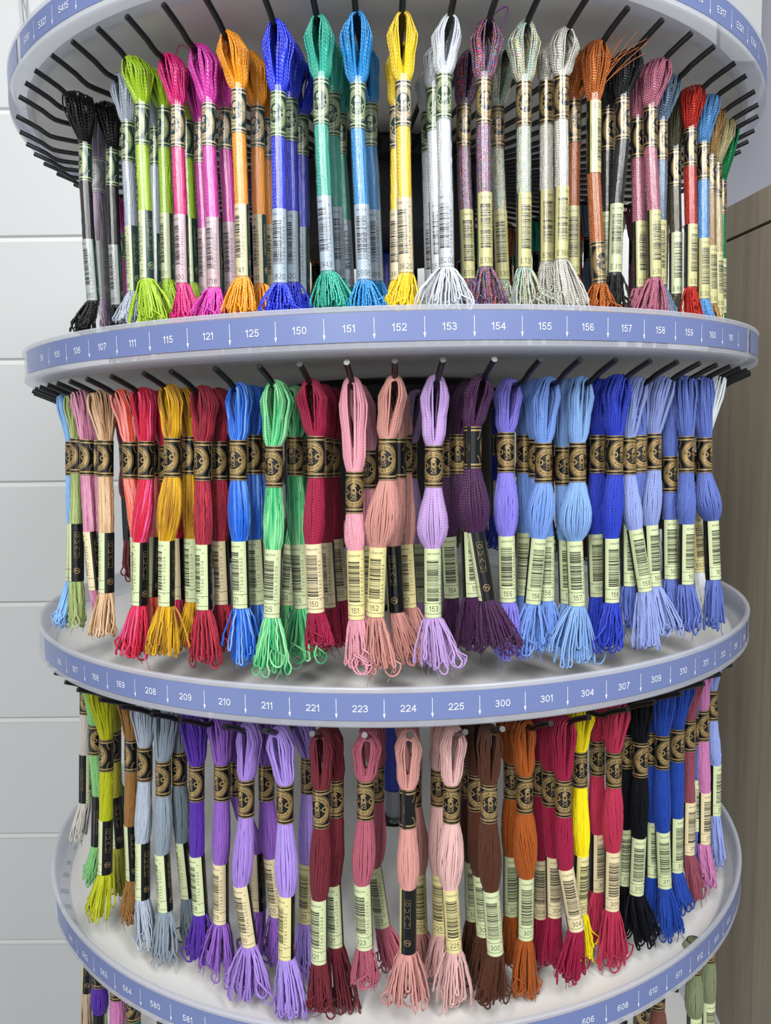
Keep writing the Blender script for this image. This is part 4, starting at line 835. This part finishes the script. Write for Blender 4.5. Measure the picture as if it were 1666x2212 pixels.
(3,38.2,'jet','310',0.848,[1521,-1933,-1642,1525,-1934,-1879,1529,-1935,-2122,1530,-1935,-2531,1530,-1935,-2929,1541,-1939,-3263],6.2,8.0,'K','C'),
(3,43.8,'deepblue','311',0.89,[1786,-1863,-1633,1787,-1863,-1918,1791,-1865,-2164,1802,-1868,-2577,1822,-1875,-3001,1875,-1894,-3312],6.6,11.1,'K','C'),
(3,43.8,'deepblue','311',0.856,[1718,-1792,-1640,1728,-1795,-1918,1733,-1796,-2160,1752,-1803,-2567,1758,-1805,-2931,1756,-1804,-3285],6.1,7.2,'K','C'),
(3,49.2,'deepblue','312',0.892,[1958,-1690,-1631,1951,-1688,-1945,1956,-1690,-2185,1959,-1690,-2582,1964,-1692,-2981,2026,-1715,-3224],5.9,8.6,'K','C'),
(3,54.5,'mauvebrown','315',0.894,[2111,-1506,-1629,2100,-1501,-1955,2105,-1503,-2186,2113,-1506,-2557,2116,-1507,-2954,2179,-1531,-3286],4.8,8.6,'O','C'),
(3,59.0,'orchid','316',0.904,[2247,-1350,-1623,2252,-1352,-1935,2258,-1354,-2171,2278,-1362,-2552,2285,-1365,-2954,2336,-1385,-3275],6.0,9.2,'O','C'),
(3,64.0,'periwinkle','318',0.916,[2388,-1164,-1616,2389,-1165,-1858,2394,-1167,-2080,2426,-1180,-2437,2432,-1183,-2813,2478,-1201,-3210],6.6,7.7,'K','C'),
(3,59.0,'steelblue','317',0.894,[2222,-1335,-1628,2223,-1336,-1992,2227,-1337,-2185,2223,-1335,-2504,2230,-1338,-2824,2231,-1339,-3149],5.7,7.1,'K','C'),
(4,-51.0,'purple','552',0.928,[-2091,-1694,-3601,-2113,-1702,-3596,-2120,-1705,-3763,-2125,-1707,-4022,-2134,-1710,-4369,-2154,-1718,-4650],7.5,10.0,'K','Cback'),
(4,-46.0,'orchid','554',0.924,[-1928,-1861,-3606,-1926,-1861,-3556,-1934,-1864,-3758,-1943,-1867,-4134,-1957,-1872,-4479,-1968,-1876,-4757],6.7,9.6,'K','C'),
(4,-42.0,'tealdark','561',0.918,[-1781,-1978,-3610,-1781,-1978,-3607,-1790,-1982,-3839,-1800,-1985,-4243,-1816,-1991,-4650,-1829,-1995,-4994],6.5,9.3,'K','C'),
(4,-70.0,'ecru','543',0.914,[-2491,-907,-3617,-2489,-906,-3667,-2496,-909,-3844,-2507,-913,-4101,-2524,-920,-4337,-2544,-928,-4655],5.7,9.6,'Y','C'),
(4,39.0,'mocha','610',0.928,[1694,-2091,-3572,1711,-2097,-3476,1715,-2099,-3670,1732,-2105,-4000,1738,-2107,-4330,1744,-2109,-4630],7.0,9.1,'K','C'),
(4,46.0,'sage','612',0.928,[1936,-1869,-3571,2024,-1903,-3373,2029,-1904,-3573,2037,-1907,-3926,2044,-1910,-4266,2052,-1913,-4609],7.3,9.6,'K','C'),
(4,36.0,'khaki','611',0.928,[1582,-2177,-3573,1581,-2177,-3551,1585,-2178,-3750,1591,-2180,-4099,1598,-2182,-4492,1601,-2184,-4691],6.8,8.9,'K','C'),
(4,52.0,'sage','613',0.928,[2121,-1657,-3569,2204,-1690,-3431,2209,-1692,-3638,2217,-1695,-3987,2224,-1698,-4304,2233,-1701,-4660],6.7,10.0,'K','C')]
# ------------------------------------------------------------------ skeins
def place(root, name, me, mats, c0, c1, ang, H0, slide=0):
    'fit a cylinder part between two points (metres relative to the root)'
    ax = (c0 - c1); ln = np.linalg.norm(ax); z = Vector(ax / ln); mid = (c0 + c1) / 2
    f = Vector((math.sin(ang), -math.cos(ang), 0)); x = (-f).cross(z); x.normalize(); y = z.cross(x)
    mw = Matrix(((x.x, y.x, z.x, mid[0]), (x.y, y.y, z.y, mid[1]), (x.z, y.z, z.z, mid[2]), (0, 0, 0, 1)))
    return link(name, me, mats, root, mw)
def fixlen(a, b, L):
    m = (a + b) / 2; d = (a - b) / np.linalg.norm(a - b); return m + d * L / 2, m - d * L / 2
ORD = ['frontmost', 'second', 'third', 'fourth']
def make_skein(row, ang, colk, num, r, P, bw, tw, cream, fl, seed, label, group, low=False):
    rng = np.random.default_rng(seed)
    a = math.radians(ang); P = np.array(P, float).reshape(6, 3) / 1e4; H0 = P[0].copy(); rel = P[1:] - H0
    st = fl[0]; kind = {'C': 'cotton', 'S': 'satin', 'E': 'metal'}[st]
    if colk in ('lilacvar',): kind = 'cotton'
    bK = 'cotton' if st == 'C' else 'sleeve'
    b0, b1, l0, l1, te = rel
    inv = 'inv' in fl
    if st == 'E' and cream == 'Y': cream = 'E'
    if inv: b0, b1 = fixlen(b0, b1, .039 * 1.05); l0, l1 = fixlen(l0, l1, .023)
    else: b0, b1 = fixlen(b0, b1, .023); l0, l1 = fixlen(l0, l1, .039)
    if row == 4: te = np.array([te[0], te[1], -.155])
    tm = get_thread(colk, kind if colk != 'black' or row != 1 or ang > 0 else 'satin')
    root = empty('embroidery_skein', tuple(H0)); tag(root, label, 'thread skein', group)
    curl = rng.choice([.1, .2, .35])
    link('thread_bundle', bundle(H0, (b0, b1, l0, l1, te), bw, tw, a, kind, rng, curl, low), [tm], root)
    band, bprint, lab = BASE[st]
    face = a * (1.35 if a < 0 else 1.0) + rng.normal(0, .16) + {'C': -.12, 'S': .0, 'E': 0}[st] + (.55 if st == 'S' and ang < -15 else 0) * 0 - math.radians(FB.get(colk, 0))
    lface = a * (1.7 if a < 0 else .6) + rng.normal(0, .2) - math.radians(FL.get(colk, 0))
    if colk == 'black' and ang < 0: lface += 1.0
    if 'back' in fl: face += 2.6; lface += -2.3
    dark = {'C': 'black_paper', 'S': 'green_paper', 'E': 'black_paper'}[st]
    lite = {'C': 'gold_ink', 'S': 'print' + cream, 'E': 'gold_ink'}[st]
    if fl == 'Cgrey': dark, lite = 'grey_paper', 'grey_ink'
    bb = (l0, l1) if inv else (b0, b1); ll = (b0, b1) if inv else (l0, l1)
    if inv: bb = (bb[1], bb[0]); ll = (ll[1], ll[0])
    B = place(root, 'brand_band', band, [M[dark]], bb[0], bb[1], face, H0)
    link('band_print', bprint, [M[lite], M[dark]], B)
    Lb = place(root, 'barcode_label', lab, [M['paper' + cream], M[dark]], ll[0], ll[1], lface, H0)
    link('label_print', label_print(num, st), [M['black_ink'], M[lite]], Lb)
    if st != 'C':
        top = b0 + (b0 - b1) / np.linalg.norm(b0 - b1) * .003; bot = l1 + (l1 - l0) / np.linalg.norm(l1 - l0) * .002
        pts = [top, b0, b1, (b1 + l0) / 2 + rng.normal(0, .0002, 3), l0, l1, bot]
        V, F = tube(pts, .00435, 20, False); mb = MB(); mb.add(V, F); link('plastic_sleeve', mb.build('plastic_sleeve', True), [M['sleeve']], root)
    return root
FB = {}; FL = {'salmon': 0}
ROWN = {1: 'in top row', 2: 'in second row', 3: 'in third row', 4: 'in bottom row'}
GRP = {1: 'satin and metallic skeins hanging under the top tray', 2: 'cotton skeins hanging under the second tray', 3: 'cotton skeins hanging under the third tray', 4: 'cotton skeins hanging under the fourth tray'}
cnt = {}; tot = {}
for s in SK: tot[(s[0], s[2])] = tot.get((s[0], s[2]), 0) + 1
order = {}
for i, s in sorted(enumerate(SK), key=lambda q: -q[1][4]):
    k = (s[0], s[2]); order[i] = cnt.get(k, 0); cnt[k] = order[i] + 1
NUMW = {2: 'two', 3: 'three', 4: 'four', 5: 'five'}
for i, s in enumerate(SK):
    row, ang, colk, num, r, P, bw, tw, cream, fl = s
    d = COL[colk][0]; k = (row, colk); n_ = tot[k]
    kind = {'C': 'cotton', 'S': 'satin', 'E': 'metallic'}[fl[0]]
    lab = f'{d} {kind} skein' if fl[0] == 'C' else f'{d} {kind} skein in clear sleeve'
    if 'and' in d and fl[0] != 'C': lab = f'{d} skein'
    if n_ > 1:
        lab += ', ' + ('frontmost' if order[i] == 0 else ['', 'second from front', 'third from front', 'fourth from front', 'fifth from front'][order[i]]) + f' of {NUMW[n_]} {ROWN[row]}'
    else: lab += ', only one ' + ROWN[row]
    make_skein(row, ang, colk, num, r, P, bw, tw, cream, fl, 100 + i, lab, GRP[row])
# skeins on the far side of the stand, glimpsed between the near ones
BACK = [(0, 98.0, 'olive', 'E'), (0, 103.9, 'black', 'E'), (0, 109.8, 'mauve', 'E'), (0, 115.7, 'pearl', 'E'), (0, 121.6, 'copper', 'E'), (0, 127.5, 'white', 'S'), (0, 133.4, 'bluegrey', 'E'), (0, 139.3, 'pink', 'S'), (0, 145.2, 'teal', 'S'), (0, 151.1, 'lilacvar', 'C'), (0, 157.0, 'olivevar', 'C'), (0, 162.9, 'red', 'E'), (0, 168.8, 'magenta', 'S'), (0, 174.7, 'black', 'E'), (0, 180.6, 'tan', 'E'), (0, 186.5, 'olive', 'E'), (0, 192.4, 'black', 'E'), (0, 198.3, 'mauve', 'E'), (0, 204.2, 'pearl', 'E'), (0, 210.1, 'copper', 'E'), (0, 216.0, 'white', 'S'), (0, 221.9, 'bluegrey', 'E'), (0, 227.8, 'pink', 'S'), (0, 233.7, 'teal', 'S'), (0, 239.6, 'lilacvar', 'C'), (0, 245.5, 'olivevar', 'C'), (0, 251.4, 'red', 'E'), (0, 257.3, 'magenta', 'S'), (0, 263.2, 'black', 'E'), (1, 96.0, 'snow', 'C'), (1, 101.9, 'ltgreen', 'C'), (1, 107.8, 'oliveyellow', 'C'), (1, 113.7, 'slate', 'C'), (1, 119.6, 'goldvar', 'C'), (1, 125.5, 'jet', 'C'), (1, 131.4, 'chartreuse', 'C'), (1, 137.3, 'plum', 'C'), (1, 143.2, 'brown', 'C'), (1, 149.1, 'mocha', 'C'), (1, 155.0, 'purple', 'C'), (1, 160.9, 'burgundy', 'C'), (1, 166.8, 'skyvar', 'C'), (1, 172.7, 'olivevar', 'C'), (1, 178.6, 'ecru', 'C'), (1, 184.5, 'garnetvar', 'C'), (1, 190.4, 'deepblue', 'C'), (1, 196.3, 'snow', 'C'), (1, 202.2, 'ltgreen', 'C'), (1, 208.1, 'oliveyellow', 'C'), (1, 214.0, 'slate', 'C'), (1, 219.9, 'goldvar', 'C'), (1, 225.8, 'jet', 'C'), (1, 231.7, 'chartreuse', 'C'), (1, 237.6, 'plum', 'C'), (1, 243.5, 'brown', 'C'), (1, 249.4, 'mocha', 'C'), (1, 255.3, 'purple', 'C'), (1, 261.2, 'burgundy', 'C')]
BACK = [(*b, 0) for b in BACK] + [(t, a + 2.9, {0: ['black', 'olive', 'bluegrey', 'red', 'black', 'tan', 'teal', 'mauve', 'copper', 'plum', 'green', 'silver'], 1: ['jet', 'slate', 'brown', 'purple', 'tealdark', 'mocha', 'burgundy', 'khaki', 'plum', 'royal', 'grey', 'sage']}[t][i % 12], 'C', 1)
    for t in (0, 1) for i, a in enumerate(np.arange(98, 262, 5.1).round(1).tolist())]
bl = {}
for j, (t, ang, ck, st, inner) in enumerate(BACK):
    a = math.radians(ang); rr = (.70 if inner else .86) * RR; x, y = rr * math.sin(a), -rr * math.cos(a); z = ZT[t] - .113 * RR + TX[t] * x
    P = []
    for dz in (0, .030, .053, .080 if st == 'C' else .088, .119 if st == 'C' else .127, .155 if st == 'C' else .148): P += [x * 1e4, y * 1e4, (z - dz) * 1e4]
    k = (t, ck, inner); bl[k] = bl.get(k, 0) + 1
    lab = f'{COL[ck][0]} skein at the back {ROWN[t + 1]}' + (', close to column' if inner else '') + (', behind nearer skeins' if bl[k] == 1 else f', number {bl[k]} from the right' if 0 else (', farther left' if bl[k] == 2 else ', farthest left'))
    make_skein(t + 1, ang, ck, '-', .86, P, 8 if st == 'C' else 0, 9, 'K', st, 900 + j, lab, 'skeins on the far side of the stand', True)
# ------------------------------------------------------------------ small details
def skein(colk_label):
    return next(o for o in bpy.data.objects if o.name.startswith('embroidery_skein') and o.get('label', '').startswith(colk_label))
def fibres(root, paths, r, mat, label):
    mb = MB(); o0 = np.array(root.location)
    for P in paths:
        V, F = tube(np.array(P) - o0, r, 6); mb.add(V, F)
    o = link('loose_ends', mb.build('loose_ends', True), [mat], root); o['label'] = label
cp = skein('shiny copper metallic skein in clear sleeve, frontmost')
rs = np.random.default_rng(5)
ends = [(.132, .2166), (.137, .2214), (.1410, .2214), (.1464, .2262), (.1459, .2237), (.1283, .2265), (.1262, .2302), (.1334, .2288), (.1406, .2299), (.144, .218), (.130, .224)]
for i, (ex, ez) in enumerate(ends):
    s0 = np.array([.1215 + rs.normal(0, .0008), -.2325, .205 + rs.normal(0, .003)]); e0 = np.array([ex, -.2345 + rs.normal(0, .002), ez])
    mid = (s0 + e0) / 2 + np.array([-.002, 0, .0025 * rs.random()])
    fibres(cp, [[(1 - t) ** 2 * s0 + 2 * t * (1 - t) * mid + t * t * e0 for t in np.linspace(0, 1, 10)]], .00022, THREAD['coppermetal'], 'frayed copper end flying out to the right')
mg = skein('hot pink satin')
L_ = np.array([[-.1224, -.2119, .2318], [-.1221, -.2119, .2345], [-.1210, -.2119, .2362], [-.1188, -.2119, .2366], [-.1161, -.2119, .2350], [-.1143, -.2119, .2315], [-.1134, -.2119, .2267], [-.1130, -.2119, .221]])
fibres(mg, [L_], .0003, THREAD['pinksatin'], 'stray pink strand looping up')
ml = skein('sparkly multicolour metallic skein in clear sleeve, frontmost')
o0 = np.array(ml.location)
fibres(ml, [[o0 + np.array([.001 + .0085 * math.sin(t * 3.0) + .003 * t, -.002, .004 + .0125 * math.sin(t * 2.2) - .022 * t ** 2]) for t in np.linspace(0, 1, 22)]], .00035, THREAD['multimetal'], 'stray multicolour strand looping right of the hook')
# white cord hanging on the slat wall, upper left
mb = MB(); V, F = tube([(-.4766, .405, .70), (-.4773, .405, .5807), (-.4765, .405, .5635), (-.4761, .405, .549), (-.474, .405, .5445), (-.471, .405, .549), (-.4726, .405, .566), (-.4755, .405, .5807), (-.4754, .405, .70)], .0009, 8); mb.add(V, F)
tag(link('hanging_cord', mb.build('hanging_cord', True), [M['grey_paper']]), 'thin grey cord hanging against the white slat wall at upper left', 'cord')
mb = MB(); mb.box(.635, .712, .9, .93, .705, 1.5)
o = link('trim_3', mb.build('trim_3'), [M['white_panel']]); o['kind'] = 'structure'
